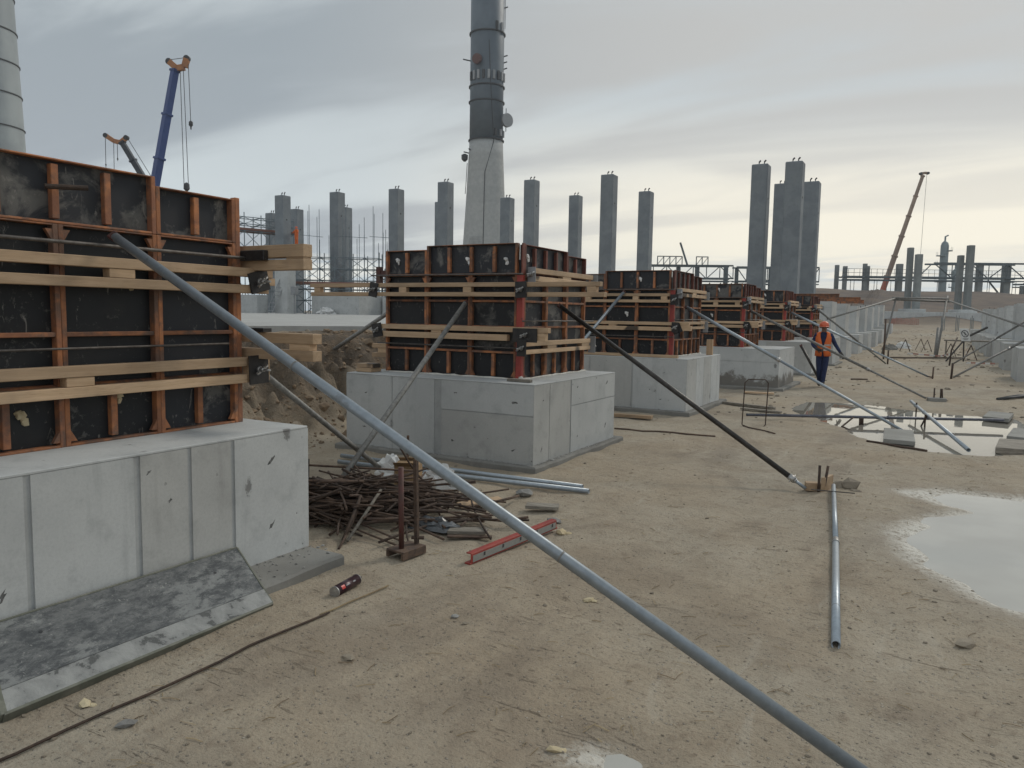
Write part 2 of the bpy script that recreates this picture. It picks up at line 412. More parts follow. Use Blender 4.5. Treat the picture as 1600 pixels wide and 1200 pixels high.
def ground_mat():
    m, t, b = new_mat('sandy_ground')
    g = t.node('ShaderNodeNewGeometry')
    p = g.outputs['Position']
    n1 = t.noise(p, 0.22, 5, 0.6, 0.4)
    n2 = t.noise(p, 1.3, 6, 0.65, 0.3)
    n3 = t.noise(p, 9.0, 6, 0.7)
    n4 = t.noise(p, 55.0, 4, 0.7)
    col = t.mix(t.step(n1, 0.34, 0.66), (0.325, 0.265, 0.190), (0.315, 0.280, 0.222))
    col = t.mix(t.math('MULTIPLY', t.step(n2, 0.46, 0.68), 0.5), col, (0.235, 0.185, 0.130))
    col = t.mix(t.math('MULTIPLY', t.step(n2, 0.50, 0.30), 0.4), col, (0.385, 0.34, 0.27))
    col = t.mix(t.math('MULTIPLY', t.step(n3, 0.52, 0.70), 0.5), col, (0.165, 0.125, 0.088))
    col = t.mix(t.math('MULTIPLY', t.step(n4, 0.53, 0.70), 0.6), col, (0.13, 0.10, 0.072))
    n5 = t.noise(p, 130.0, 3, 0.7)
    col = t.mix(t.math('MULTIPLY', t.step(n5, 0.55, 0.68), 0.4), col, (0.44, 0.40, 0.33))
    # pebbles and grit bedded in the surface
    pc = t.voronoi(p, 42.0)
    pcol = t.node('ShaderNodeTexVoronoi')
    t.put(pcol.inputs['Vector'], p)
    pcol.inputs['Scale'].default_value = 42.0
    pk = t.node('ShaderNodeSeparateXYZ')
    t.put(pk.inputs[0], pcol.outputs['Color'])
    peb = t.math('MULTIPLY', t.math('SUBTRACT', 1.0, t.step(pc, 0.18, 0.34)), t.step(pk.outputs[0], 0.70, 0.76))
    col = t.mix(t.math('MULTIPLY', peb, 0.7), col, t.mix(pk.outputs[1], (0.16, 0.145, 0.125), (0.42, 0.385, 0.33)))
    # light dusty traffic scuffs, long along the aisle
    sc = t.noise(t.mapping(p, scale=(2.2, 0.5, 1), rot=(0, 0, R(-28))), 1.6, 6, 0.7, 1.2)
    col = t.mix(t.math('MULTIPLY', t.step(sc, 0.56, 0.70), 0.35), col, (0.42, 0.385, 0.32))
    sc2 = t.noise(t.mapping(p, scale=(0.7, 3.4, 1), rot=(0, 0, R(25))), 4.2, 6, 0.7, 1.5)
    scr = t.math('MULTIPLY', t.step(sc2, 0.61, 0.68), t.step(t.noise(p, 0.9, 3, 0.5), 0.42, 0.62))
    col = t.mix(t.math('MULTIPLY', scr, 0.5), col, (0.13, 0.098, 0.068))
    # distance from water: dark damp rim, then pale dried silt
    at = t.node('ShaderNodeAttribute', attribute_name='shore').outputs['Fac']
    sh = t.math('ADD', at, t.math('MULTIPLY', t.math('SUBTRACT', n3, 0.5), 0.5))
    damp = t.math('SUBTRACT', 1.0, t.step(sh, 0.15, 1.0))
    col = t.mix(t.math('MULTIPLY', damp, 0.35), col, (0.16, 0.132, 0.102))
    silt_n = t.noise(p, 26.0, 5, 0.75, 0.5)
    silt = t.math('MULTIPLY', t.math('SUBTRACT', 1.0, t.step(sh, 0.1, 0.55)), t.step(silt_n, 0.38, 0.52))
    col = t.mix(t.math('MULTIPLY', silt, 0.85), col, (0.60, 0.585, 0.53))
    wet = t.step(t.noise(t.mapping(p, loc=(4.2, 1.3, 0)), 0.55, 4, 0.6, 0.6), 0.54, 0.66)
    col = t.mix(t.math('MULTIPLY', wet, 0.38), col, (0.185, 0.15, 0.112))
    col = t.mix(1.0, col, (1.14, 1.13, 1.12), 'MULTIPLY')
    bk = t.node('ShaderNodeAttribute', attribute_name='bank').outputs['Fac']
    bcol = t.mix(t.step(t.noise(p, 3.3, 6, 0.7), 0.4, 0.6), (0.235, 0.16, 0.10), (0.13, 0.10, 0.075))
    bcol = t.mix(t.math('MULTIPLY', t.step(t.noise(p, 14.0, 6, 0.75, 0.5), 0.45, 0.62), 0.65), bcol, (0.085, 0.066, 0.05))
    col = t.mix(t.math('MULTIPLY', bk, 0.85), col, bcol)
    churn = t.noise(t.mapping(p, scale=(1.0, 0.45, 1)), 0.75, 6, 0.7, 0.8)
    col = t.mix(t.math('MULTIPLY', t.step(churn, 0.52, 0.64), 0.42), col, (0.19, 0.152, 0.115))
    far = t.node('ShaderNodeAttribute', attribute_name='far').outputs['Fac']
    fcol = t.mix(t.step(t.noise(t.mapping(p, scale=(1, 1, 6)), 0.16, 6, 0.65), 0.4, 0.62), (0.175, 0.135, 0.105), (0.12, 0.098, 0.085))
    col = t.mix(far, col, fcol)
    t.put(b.inputs['Base Color'], col)
    rg = t.math('SUBTRACT', 0.97, t.math('MULTIPLY', damp, 0.28))
    t.put(b.inputs['Roughness'], rg)
    h = t.math('ADD', t.math('MULTIPLY', n3, 1.0), t.math('ADD', t.math('MULTIPLY', n4, 0.35), t.math('MULTIPLY', peb, 0.35)))
    h = t.math('SUBTRACT', h, t.math('MULTIPLY', scr, 0.25))
    h = t.math('ADD', h, t.math('MULTIPLY', t.math('MULTIPLY', bk, t.noise(p, 12.0, 7, 0.75, 0.6)), 4.0))
    t.put(b.inputs['Normal'], t.bump(h, 0.9, 0.035))
    return m


def water_mat(name, col, rough):
    m, t, b = new_mat(name)
    p = t.node('ShaderNodeNewGeometry').outputs['Position']
    n = t.noise(p, 1.2, 3, 0.5)
    t.put(b.inputs['Base Color'], t.mix(t.step(n, 0.35, 0.65), col, tuple(c * 0.86 for c in col)))
    b.inputs['Roughness'].default_value = rough
    b.inputs['IOR'].default_value = 1.33
    t.put(b.inputs['Normal'], t.bump(t.noise(p, 5, 2, 0.5), 0.02, 0.01))
    return m


M['ground'] = ground_mat()
M['milky'] = water_mat('milky_puddle_water', (0.46, 0.45, 0.41), 0.03)
M['clear'] = water_mat('brown_puddle_water', (0.27, 0.25, 0.21), 0.012)

# ------------------------------------------------------------------ mesh helpers
class MB:
    def __init__(s):
        s.v, s.f, s.mi = [], [], []
        s.cur = 0

    def add(s, vs, fs):
        o = len(s.v)
        s.v += [tuple(map(float, p)) for p in vs]
        for f in fs:
            s.f.append(tuple(i + o for i in f))
            s.mi.append(s.cur)

    def obox(s, c, ax, ay, az, ch=0.0):
        """box with centre c and half-axis vectors; ch = chamfer"""
        c, ax, ay, az = Vector(c), Vector(ax), Vector(ay), Vector(az)
        if ch <= 0:
            vs = [c + sx * ax + sy * ay + sz * az for sx in (-1, 1) for sy in (-1, 1) for sz in (-1, 1)]
            s.add(vs, [(0, 1, 3, 2), (4, 6, 7, 5), (0, 4, 5, 1), (2, 3, 7, 6), (0, 2, 6, 4), (1, 5, 7, 3)])
            return
        lx, ly, lz = ax.length, ay.length, az.length
        ch = min(ch, lx * 0.45, ly * 0.45, lz * 0.45)
        kx, ky, kz = 1 - ch / lx, 1 - ch / ly, 1 - ch / lz
        vs, idx = [], {}
        for sx in (-1, 1):
            for sy in (-1, 1):
                for sz in (-1, 1):
                    for a in range(3):
                        k = [kx, ky, kz]
                        k[a] = 1
                        idx[(sx, sy, sz, a)] = len(vs)
                        vs.append(c + sx * k[0] * ax + sy * k[1] * ay + sz * k[2] * az)
        I = lambda x, y, z, a: idx[(x, y, z, a)]
        fs = []
        for q in (-1, 1):
            fs.append([I(q, -1, -1, 0), I(q, 1, -1, 0), I(q, 1, 1, 0), I(q, -1, 1, 0)][::q])
            fs.append([I(-1, q, -1, 1), I(-1, q, 1, 1), I(1, q, 1, 1), I(1, q, -1, 1)][::q])
            fs.append([I(-1, -1, q, 2), I(1, -1, q, 2), I(1, 1, q, 2), I(-1, 1, q, 2)][::q])
        for p in (-1, 1):
            for q in (-1, 1):
                e = p * q
                fs.append([I(p, q, -1, 0), I(p, q, -1, 1), I(p, q, 1, 1), I(p, q, 1, 0)][::e])
                fs.append([I(p, -1, q, 2), I(p, -1, q, 0), I(p, 1, q, 0), I(p, 1, q, 2)][::-e])
                fs.append([I(-1, p, q, 1), I(-1, p, q, 2), I(1, p, q, 2), I(1, p, q, 1)][::e])
                fs.append([I(p, q, 1, 0), I(p, q, 1, 1), I(p, q, 1, 2)][::e])
                fs.append([I(p, q, -1, 0), I(p, q, -1, 1), I(p, q, -1, 2)][::-e])
        s.add(vs, fs)

    def box(s, lo, hi, ch=0.0):
        lo, hi = Vector([min(a, b) for a, b in zip(lo, hi)]), Vector([max(a, b) for a, b in zip(lo, hi)])
        h = (hi - lo) / 2
        s.obox((lo + hi) / 2, (h.x, 0, 0), (0, h.y, 0), (0, 0, h.z), ch)

    def beam(s, p0, p1, wd, ht, ch=0.0, upv=(0, 0, 1)):
        p0, p1 = Vector(p0), Vector(p1)
        d = p1 - p0
        u = Vector(upv)
        if abs(d.normalized().dot(u)) > 0.98:
            u = Vector((0, 1, 0))
        side = d.cross(u).normalized()
        tv = side.cross(d).normalized()
        s.obox((p0 + p1) / 2, d / 2, side * wd / 2, tv * ht / 2, ch)

    def ring(s, c, d, r, n):
        d = Vector(d).normalized()
        a = d.orthogonal().normalized()
        b = d.cross(a)
        return [Vector(c) + r * (math.cos(2 * math.pi * i / n) * a + math.sin(2 * math.pi * i / n) * b) for i in range(n)]

    def tube(s, p0, p1, r0, r1=None, n=10, cap=True, hollow=0.0):
        r1 = r0 if r1 is None else r1
        p0, p1 = Vector(p0), Vector(p1)
        d = p1 - p0
        A, B = s.ring(p0, d, r0, n), s.ring(p1, d, r1, n)
        if hollow:
            dn = d.normalized()
            dep = min(hollow, d.length * 0.4)
            rings = [s.ring(p0 + dn * dep, d, r0 * 0.86, n), s.ring(p0, d, r0 * 0.86, n), A, B, s.ring(p1, d, r1 * 0.86, n), s.ring(p1 - dn * dep, d, r1 * 0.86, n)]
            vs = sum(rings, [])
            fs = [(k * n + i, k * n + (i + 1) % n, (k + 1) * n + (i + 1) % n, (k + 1) * n + i) for k in range(5) for i in range(n)]
            fs += [tuple(range(n))[::-1], tuple(5 * n + i for i in range(n))]
            s.add(vs, fs)
            return
        fs = [(i, (i + 1) % n, n + (i + 1) % n, n + i) for i in range(n)]
        if cap:
            fs += [tuple(range(n))[::-1], tuple(range(n, 2 * n))]
        s.add(A + B, fs)

    def path(s, pts, r, n=8, closed=False):
        pts = [Vector(p) for p in pts]
        rings = []
        N = len(pts)
        ref = None
        for i, p in enumerate(pts):
            if closed:
                d = pts[(i + 1) % N] - pts[i - 1]
            else:
                d = pts[min(i + 1, N - 1)] - pts[max(i - 1, 0)]
            d.normalize()
            if ref is None:
                ref = d.orthogonal().normalized()
            ref = (ref - d * ref.dot(d)).normalized()
            b = d.cross(ref)
            rr = r[i] if isinstance(r, (list, tuple)) else r
            rings.append([p + rr * (math.cos(2 * math.pi * k / n) * ref + math.sin(2 * math.pi * k / n) * b) for k in range(n)])
        vs = sum(rings, [])
        fs = []
        for i in range(N if closed else N - 1):
            j = (i + 1) % N
            fs += [(i * n + k, i * n + (k + 1) % n, j * n + (k + 1) % n, j * n + k) for k in range(n)]
        if not closed:
            fs += [tuple(range(n))[::-1], tuple((N - 1) * n + k for k in range(n))]
        s.add(vs, fs)

    def lathe(s, c, prof, n=24, cap=True):
        c = Vector(c)
        vs = [(c.x + r * math.cos(2 * math.pi * k / n), c.y + r * math.sin(2 * math.pi * k / n), c.z + z) for r, z in prof for k in range(n)]
        m = len(prof)
        fs = [(i * n + k, i * n + (k + 1) % n, (i + 1) * n + (k + 1) % n, (i + 1) * n + k) for i in range(m - 1) for k in range(n)]
        if cap:
            fs += [tuple(range(n))[::-1], tuple((m - 1) * n + k for k in range(n))]
        s.add(vs, fs)

    def prism(s, poly, off):
        n = len(poly)
        off = Vector(off)
        vs = [Vector(p) for p in poly] + [Vector(p) + off for p in poly]
        s.add(vs, [tuple(range(n))[::-1], tuple(range(n, 2 * n))] + [(i, (i + 1) % n, n + (i + 1) % n, n + i) for i in range(n)])

    def rock(s, c, rad, flat=0.6, rnd=None):
        rnd = rnd or random
        ph = (1 + 5 ** 0.5) / 2
        base = [(-1, ph, 0), (1, ph, 0), (-1, -ph, 0), (1, -ph, 0), (0, -1, ph), (0, 1, ph), (0, -1, -ph), (0, 1, -ph), (ph, 0, -1), (ph, 0, 1), (-ph, 0, -1), (-ph, 0, 1)]
        fs = [(0, 11, 5), (0, 5, 1), (0, 1, 7), (0, 7, 10), (0, 10, 11), (1, 5, 9), (5, 11, 4), (11, 10, 2), (10, 7, 6), (7, 1, 8), (3, 9, 4), (3, 4, 2), (3, 2, 6), (3, 6, 8), (3, 8, 9), (4, 9, 5), (2, 4, 11), (6, 2, 10), (8, 6, 7), (9, 8, 1)]
        a = rnd.uniform(0, 6.28)
        ca, sa = math.cos(a), math.sin(a)
        ex = rnd.uniform(0.7, 1.35)
        vs = []
        for x, y, z in base:
            k = rad / 1.9 * rnd.uniform(0.75, 1.25)
            x, y, z = x * k * ex, y * k / ex, z * k * flat
            vs.append((c[0] + x * ca - y * sa, c[1] + x * sa + y * ca, c[2] + z))
        s.add(vs, fs)

    def build(s, name, mat, parent=None, loc=None, smooth=False):
        if parent is not None:
            q, L = parent, Vector((0, 0, 0))
            while q is not None:
                L = L + q.location
                q = q.parent
            own = Vector((0, 0, 0))
        else:
            if loc is None:
                a = np.array(s.v)
                loc = ((a[:, 0].min() + a[:, 0].max()) / 2, (a[:, 1].min() + a[:, 1].max()) / 2, a[:, 2].min())
            L = Vector(loc)
            own = L
        me = bpy.data.meshes.new(name)
        me.from_pydata([(p[0] - L.x, p[1] - L.y, p[2] - L.z) for p in s.v], [], s.f)
        mats = mat if isinstance(mat, (list, tuple)) else [mat]
        for k in mats:
            me.materials.append(M[k])
        if len(mats) > 1:
            me.polygons.foreach_set('material_index', s.mi)
        if smooth:
            me.polygons.foreach_set('use_smooth', [len(f) <= 4 for f in s.f])
        me.update()
        o = bpy.data.objects.new(name, me)
        COL.objects.link(o)
        o.location = own
        if parent is not None:
            o.parent = parent
        return o


def tag(o, label=None, cat=None, group=None, kind=None):
    if label:
        o['label'] = label
    if cat:
        o['category'] = cat
    if group:
        o['group'] = group
    if kind:
        o['kind'] = kind
    return o


def thing(name, label, cat, loc, group=None):
    o = bpy.data.objects.new(name, None)
    o.empty_display_size = 0.2
    COL.objects.link(o)
    o.location = loc
    return tag(o, label, cat, group)


def copy_tree(o, parent=None):
    c = o.copy()
    COL.objects.link(c)
    if parent is not None:
        c.parent = parent
    for ch in list(o.children):
        copy_tree(ch, c)
    return c


def mesh1(name, mat, fn, label, cat, group=None, kind=None, smooth=False, loc=None):
    mb = MB()
    fn(mb)
    return tag(mb.build(name, mat, loc=loc, smooth=smooth), label, cat, group, kind)


# ------------------------------------------------------------------ terrain
def _hash(ix, iy, seed):
    h = (ix.astype(np.int64) * 374761393 + iy.astype(np.int64) * 668265263 + seed * 974634777) & 0x7fffffff
    h = ((h ^ (h >> 13)) * 1274126177) & 0x7fffffff
    return ((h ^ (h >> 16)) & 0xffff) / 65535.0


def vnoise(x, y, sc, seed=0):
    x, y = np.asarray(x) / sc, np.asarray(y) / sc
    ix, iy = np.floor(x), np.floor(y)
    fx, fy = x - ix, y - iy
    fx, fy = fx * fx * (3 - 2 * fx), fy * fy * (3 - 2 * fy)
    a, b = _hash(ix, iy, seed), _hash(ix + 1, iy, seed)
    c, d = _hash(ix, iy + 1, seed), _hash(ix + 1, iy + 1, seed)
    return (a + (b - a) * fx) * (1 - fy) + (c + (d - c) * fx) * fy - 0.5


def sstep(a, b, x):
    t = np.clip((x - a) / (b - a), 0, 1)
    return t * t * (3 - 2 * t)


PUD1 = [(-0.17, 8.45), (0.16, 8.74), (0.81, 8.78), (1.5, 8.5), (1.85, 7.4), (1.75, 6.1), (1.25, 5.2), (0.85, 5.05), (0.54, 5.35), (0.35, 5.48), (0.18, 5.78), (0.03, 6.0), (-0.11, 6.44), (-0.17, 6.81), (-0.04, 7.23), (0.22, 7.72), (0.42, 7.98), (0.16, 8.14)]
PUD2 = [(-2.44, 15.6), (-2.33, 16.74), (-1.51, 17.08), (-0.43, 16.56), (0.21, 16.21), (0.83, 16.32), (1.31, 16.25), (1.6, 14.6), (1.3, 12.6), (0.76, 11.62), (0.25, 11.39), (-0.27, 11.49), (-0.86, 11.99), (-1.2, 12.7), (-1.35, 13.3), (-1.9, 14.3), (-2.3, 14.93)]


PUD3 = [(-1.27, 2.59), (-1.15, 2.71), (-1.02, 2.75), (-0.94, 2.69), (-0.92, 2.60), (-1.0, 2.52), (-1.2, 2.50)]


def sdist(poly, x, y):
    """signed distance to polygon, negative inside"""
    P = np.array(poly)
    best = np.full(x.shape, 1e9)
    ins = np.zeros(x.shape, bool)
    for i in range(len(P)):
        a, b = P[i], P[(i + 1) % len(P)]
        e = b - a
        wx, wy = x - a[0], y - a[1]
        t = np.clip((wx * e[0] + wy * e[1]) / (e @ e), 0, 1)
        best = np.minimum(best, np.hypot(wx - e[0] * t, wy - e[1] * t))
        cond = ((a[1] <= y) & (b[1] > y)) | ((b[1] <= y) & (a[1] > y))
        with np.errstate(divide='ignore', invalid='ignore'):
            xi = a[0] + (y - a[1]) / (b[1] - a[1]) * e[0]
        ins ^= cond & (x < xi)
    return np.where(ins, -best, best)


WATER = -0.032


def terrain(x, y, full=False):
    x, y = np.asarray(x, float), np.asarray(y, float)
    D = -0.488 * x + 0.873 * y
    lat = 0.873 * x + 0.488 * y
    near = np.exp(-np.maximum(D - 12, 0) / 30)
    h = near * (vnoise(x, y, 1.7, 1) * 0.035 + vnoise(x, y, 0.55, 2) * 0.024 + vnoise(x, y, 0.21, 3) * 0.014 + vnoise(x, y, 0.1, 4) * 0.008)
    # tyre and foot scuffing running down the aisle
    h = h + near * 0.014 * vnoise(x * 1.0 + y * 0.35, y * 0.22 - x * 0.1, 0.22, 9)
    for rx, sl_, am in ((-0.75, 0.16, 0.02), (-1.75, 0.16, 0.016), (0.2, -0.06, 0.014)):
        dd = x - rx - sl_ * (y - 4) - 0.25 * vnoise(y, y * 0, 3.0, 31)
        h = h - near * am * (np.exp(-(dd / 0.13) ** 2) - 0.7 * np.exp(-((np.abs(dd) - 0.24) / 0.09) ** 2)) * (0.6 + 0.8 * vnoise(x, y, 0.9, 33) + 0.5 * vnoise(x, y, 0.12, 34))
    # ground rises gently towards the far end
    h = h + 1.45 * sstep(48, 82, D) * sstep(-0.05, 0.2, lat / np.maximum(D, 1))
    # spoil bank and raised ground on the left
    edge = x + 0.9 * vnoise(x, y, 2.2, 5) + 0.5 * vnoise(x, y, 0.7, 6)
    bank = sstep(-6.75, -8.5, edge)
    clod = (np.abs(vnoise(x, y, 0.7, 7)) * 0.55 + np.abs(vnoise(x, y, 0.33, 8)) * 0.55 + vnoise(x, y, 0.15, 12) * 0.34 + vnoise(x * 0.7 + y * 0.7, y * 0.4 - x * 0.4, 0.2, 41) * 0.2 - 0.14)
    act = bank * (1 - sstep(-9.6, -11, x)) * np.exp(-np.maximum(y - 24, 0) / 5)
    h = h + 1.30 * bank + clod * (4 * bank * (1 - bank) * 1.0 + 0.18 * act)
    # embankment at the far end, only on the right-hand side of the site
    k = sstep(0.20, 0.36, lat / np.maximum(D, 1))
    h = h + k * (1.1 * sstep(81, 84, D) + 3.3 * sstep(84, 106, D) + 0.5 * vnoise(x, y, 5, 10) * sstep(84, 90, D)) - k * 1.30 * bank * sstep(70, 95, D)
    s1, s2 = sdist(PUD1, x, y), sdist(PUD2, x, y)
    s3 = sdist(PUD3, x, y)
    sd = np.minimum(s1, s2) + 0.16 * vnoise(x, y, 0.5, 13) + 0.10 * vnoise(x, y, 0.2, 14)
    # silt spit between the two pools of the near puddle
    sp = np.hypot((x - 0.95) / 0.55, (y - 7.55 - 0.12 * (x - 0.9)) / 0.10)
    prof = WATER + 0.045 * np.tanh(sd / 0.35) + (vnoise(x, y, 0.16, 15) * 0.012 + vnoise(x, y, 0.5, 16) * 0.018) * np.exp(-np.maximum(-sd, 0) / 0.25)
    prof = np.where(s1 < 0.2, prof + 0.030 * np.exp(-sp * sp) * (0.8 + 1.2 * vnoise(x, y, 0.15, 17)), prof)
    m = sstep(0.1, 1.1, sd)
    h = np.where(np.minimum(s1, s2) < 2.0, prof * (1 - m) + h * m, h)
    h = h - 0.03 * (1 - sstep(-0.05, 0.28, s3)) + 0.0
    if full:
        shore = np.clip(np.minimum(s1, s2) / 0.55 + 0.15, 0, 1)
        shore = np.where(np.minimum(s1, s2) > 1.5, 1.0, shore)
        shore = np.where(s2 < 1.5, np.clip(shore + 0.42, 0, 1), shore)
        shore = np.minimum(shore, np.clip(s3 / 0.45 + 0.42, 0, 1))
        return h, shore, np.clip(bank * 1.4, 0, 1) * (1 - sstep(-9.3, -10.5, x)), sstep(60, 90, D) * sstep(0.05, 0.25, lat / np.maximum(D, 1))
    return h


def gz(x, y):
    return float(terrain(np.array([x]), np.array([y]))[0])


def axis_steps(a, b, step, lim):
    c = list(np.arange(a, b + 1e-6, step))
    d = step
    lo = [c[0]]
    while lo[-1] > -lim:
        d *= 1.13
        lo.append(lo[-1] - d)
    d = step
    hi = [c[-1]]
    while hi[-1] < lim:
        d *= 1.10
        hi.append(hi[-1] + d)
    return np.array(lo[:0:-1] + c + hi[1:])


def build_ground():
    xs, ys = axis_steps(-10.5, 2.4, 0.045, 4000), axis_steps(0.4, 19.0, 0.045, 4000)
    X, Y = np.meshgrid(xs, ys)
    h, shore, bank, far = terrain(X, Y, True)
    nx, ny = len(xs), len(ys)
    co_ = np.stack([X, Y, h], -1).reshape(-1, 3).astype(np.float32)
    i = np.arange(nx - 1)[None, :] + nx * np.arange(ny - 1)[:, None]
    q = np.stack([i, i + 1, i + 1 + nx, i + nx], -1).reshape(-1).astype(np.int32)
    nf = (nx - 1) * (ny - 1)
    me = bpy.data.meshes.new('ground')
    me.vertices.add(nx * ny)
    me.vertices.foreach_set('co', co_.ravel())
    me.loops.add(4 * nf)
    me.loops.foreach_set('vertex_index', q)
    me.polygons.add(nf)
    me.polygons.foreach_set('loop_start', np.arange(0, 4 * nf, 4, dtype=np.int32))
    me.polygons.foreach_set('loop_total', np.full(nf, 4, dtype=np.int32))
    me.polygons.foreach_set('use_smooth', np.ones(nf, bool))
    for nm, arr in (('shore', shore), ('bank', bank), ('far', far)):
        a = me.attributes.new(nm, 'FLOAT', 'POINT')
        a.data.foreach_set('value', arr.ravel().astype(np.float32))
    me.materials.append(M['ground'])
    me.update(calc_edges=True)
    o = bpy.data.objects.new('ground', me)
    COL.objects.link(o)
    tag(o, 'sandy brown construction site ground between the footing rows', kind='structure')


build_ground()


def puddle(poly, mat, label, grow):
    c = Vector((sum(p[0] for p in poly) / len(poly), sum(p[1] for p in poly) / len(poly)))
    mb = MB()
    vs = []
    for p in poly:
        d = Vector(p) - c
        q = c + d * (1 + grow / d.length)
        vs.append((q.x, q.y, WATER))
    mb.add(vs, [tuple(range(len(vs)))])
    o = mb.build('puddle', mat)
    if o.data.polygons[0].normal.z < 0:
        o.data.flip_normals()
    tag(o, label, kind='structure')


puddle(PUD1[:15], 'milky', 'milky puddle at the right edge with pale silty rim', 0.30)
puddle(PUD2, 'clear', 'bright reflecting puddle in the aisle with slabs and pipes in it', 0.35)

zz = min(gz(-1.1, 2.62), gz(-1.0, 2.66)) + 0.007
mbp = MB()
mbp.add([(-1.06 + 0.36 * math.cos(a), 2.62 + 0.26 * math.sin(a), zz) for a in [k * math.pi / 12 for k in range(24)]], [tuple(range(24))])
tag(mbp.build('puddle', 'milky'), 'tiny wet patch at the bottom centre of the photo', kind='structure')

# ------------------------------------------------------------------ footings (left row)
PITCH_Y = 5.67


def cast_block(mb, x0, x1, y0, y1, z0, z1, jf=(), jr=(), hf=(), hr=(), jl=()):
    """concrete body with the panel joints of its shuttering printed as shallow grooves.
    jf/jr/jl: (position, width) of vertical joints on the front (-Y), right (+X), left (-X) face;
    hf/hr: (z, from, to) horizontal joints"""
    g = 0.007
    mb.cur = 1
    mb.box((x0 + g, y0 + g, z0), (x1 - g, y1 - g, z1 - 0.012))
    mb.cur = 0
    mb.box((x0 + 0.001, y0 + 0.001, z1 - 0.016), (x1 - 0.001, y1 - 0.001, z1), 0.006)

    def strips(a, b, js):
        e, out = a, []
        for p, wd in sorted(js):
            out.append((e, p - wd / 2))
            e = p + wd / 2
        out.append((e, b))
        return out

    def face(a, b, js, hs, put):
        for s0, s1 in strips(a, b, js):
            cuts = [z0]
            for z, f, t in sorted(hs):
                if s0 >= f - 0.02 and s1 <= t + 0.02:
                    cuts += [z - 0.006, z + 0.006]
            cuts.append(z1 - 0.017)
            for i in range(0, len(cuts), 2):
                mb.cur = random.choice((0, 0, 2))
                put(s0, s1, cuts[i], cuts[i + 1])
    face(x0 + g, x1 - g, jf, hf, lambda a, b, c, d: mb.box((a, y0, c), (b, y0 + g - 0.0005, d)))
    face(y0, y1, jr, hr, lambda a, b, c, d: mb.box((x1 - g + 0.0005, a, c), (x1, b, d)))
    face(y0, y1, jl, (), lambda a, b, c, d: mb.box((x0, a, c), (x0 + g - 0.0005, b, d)))
    mb.cur = 0
    mb.box((x0 + g, y1 - g + 0.0005, z0), (x1 - g, y1, z1 - 0.017))


def rough_slab(mb, x0, x1, y0, y1, z0, z1, seed, jit=0.012):
    """lean-concrete pad with an uneven edge"""
    rn = random.Random(seed)
    n = 14
    pts = []
    for i in range(n):
        pts.append((x0 + (x1 - x0) * i / n, y0))
    for i in range(n):
        pts.append((x1, y0 + (y1 - y0) * i / n))
    for i in range(n):
        pts.append((x1 - (x1 - x0) * i / n, y1))
    for i in range(n):
        pts.append((x0, y1 - (y1 - y0) * i / n))
    top, mid, bot = [], [], []
    for x, y in pts:
        dx, dy = rn.uniform(-jit, jit), rn.uniform(-jit, jit)
        cx, cy = (x0 + x1) / 2, (y0 + y1) / 2
        top.append((x + dx, y + dy, z1 + rn.uniform(-0.006, 0.004)))
        k = 0.012
        mid.append((x + dx + k * (1 if x > cx else -1), y + dy + k * (1 if y > cy else -1), z1 - 0.02))
        bot.append((x + dx * 1.4 + k * (1 if x > cx else -1), y + dy * 1.4 + k * (1 if y > cy else -1), z0))
    N = len(pts)
    mb.add(top + mid + bot, [tuple(range(N))] + [(r * N + i, (r + 1) * N + i, (r + 1) * N + (i + 1) % N, r * N + (i + 1) % N) for r in (0, 1) for i in range(N)])


FOOT = []
specs = [
    # x0, x1, y0, y1, top, right joints, front joints, label, plinth(dx, dy near, dy far)
    (-6.36, -3.74, 1.45, 3.83, 0.914, [(1.70, .03), (1.98, .035), (2.55, .04), (2.88, .03), (3.19, .03)], [], 'nearest grey concrete footing block, with the smeared panel leaning against it at lower left', (0.32, 0.1, -0.02)),
    (-6.36, -3.74, 7.18, 9.50, 0.95, [(7.56, .012), (8.12, .03)], [(-5.65, .012), (-4.99, .10)], 'grey concrete footing block behind the rebar heap, below the formwork in front of the chimney', (0.07, 0.07, 0.15)),
    (-6.36, -3.74, 12.84, 15.10, 0.97, [(13.42, .012), (13.92, .012), (14.42, .012), (14.88, .012)], [(-5.55, .02), (-4.73, .03)], 'grey concrete footing block, third from the near end, with many narrow vertical joints', (0.09, 0.08, 0.25)),
    (-6.36, -3.22, 18.50, 20.60, 0.975, [(19.2, .012), (19.9, .012)], [(-5.3, .02)], 'grey concrete footing block with dark soil splashes along its base, behind the wire hoop', (0.12, 0.10, 0.35)),
    (-6.36, -3.28, 24.20, 26.40, 1.0, [(25.1, .02)], [(-4.6, .02)], 'grey concrete footing block just left of the worker', (0.10, 0.1, 0.1)),
    (-6.36, -3.35, 29.85, 32.1, 1.0, [(30.8, .02)], [(-4.6, .02)], 'grey concrete footing block hidden mostly behind the worker', (0.10, 0.1, 0.1)),
]
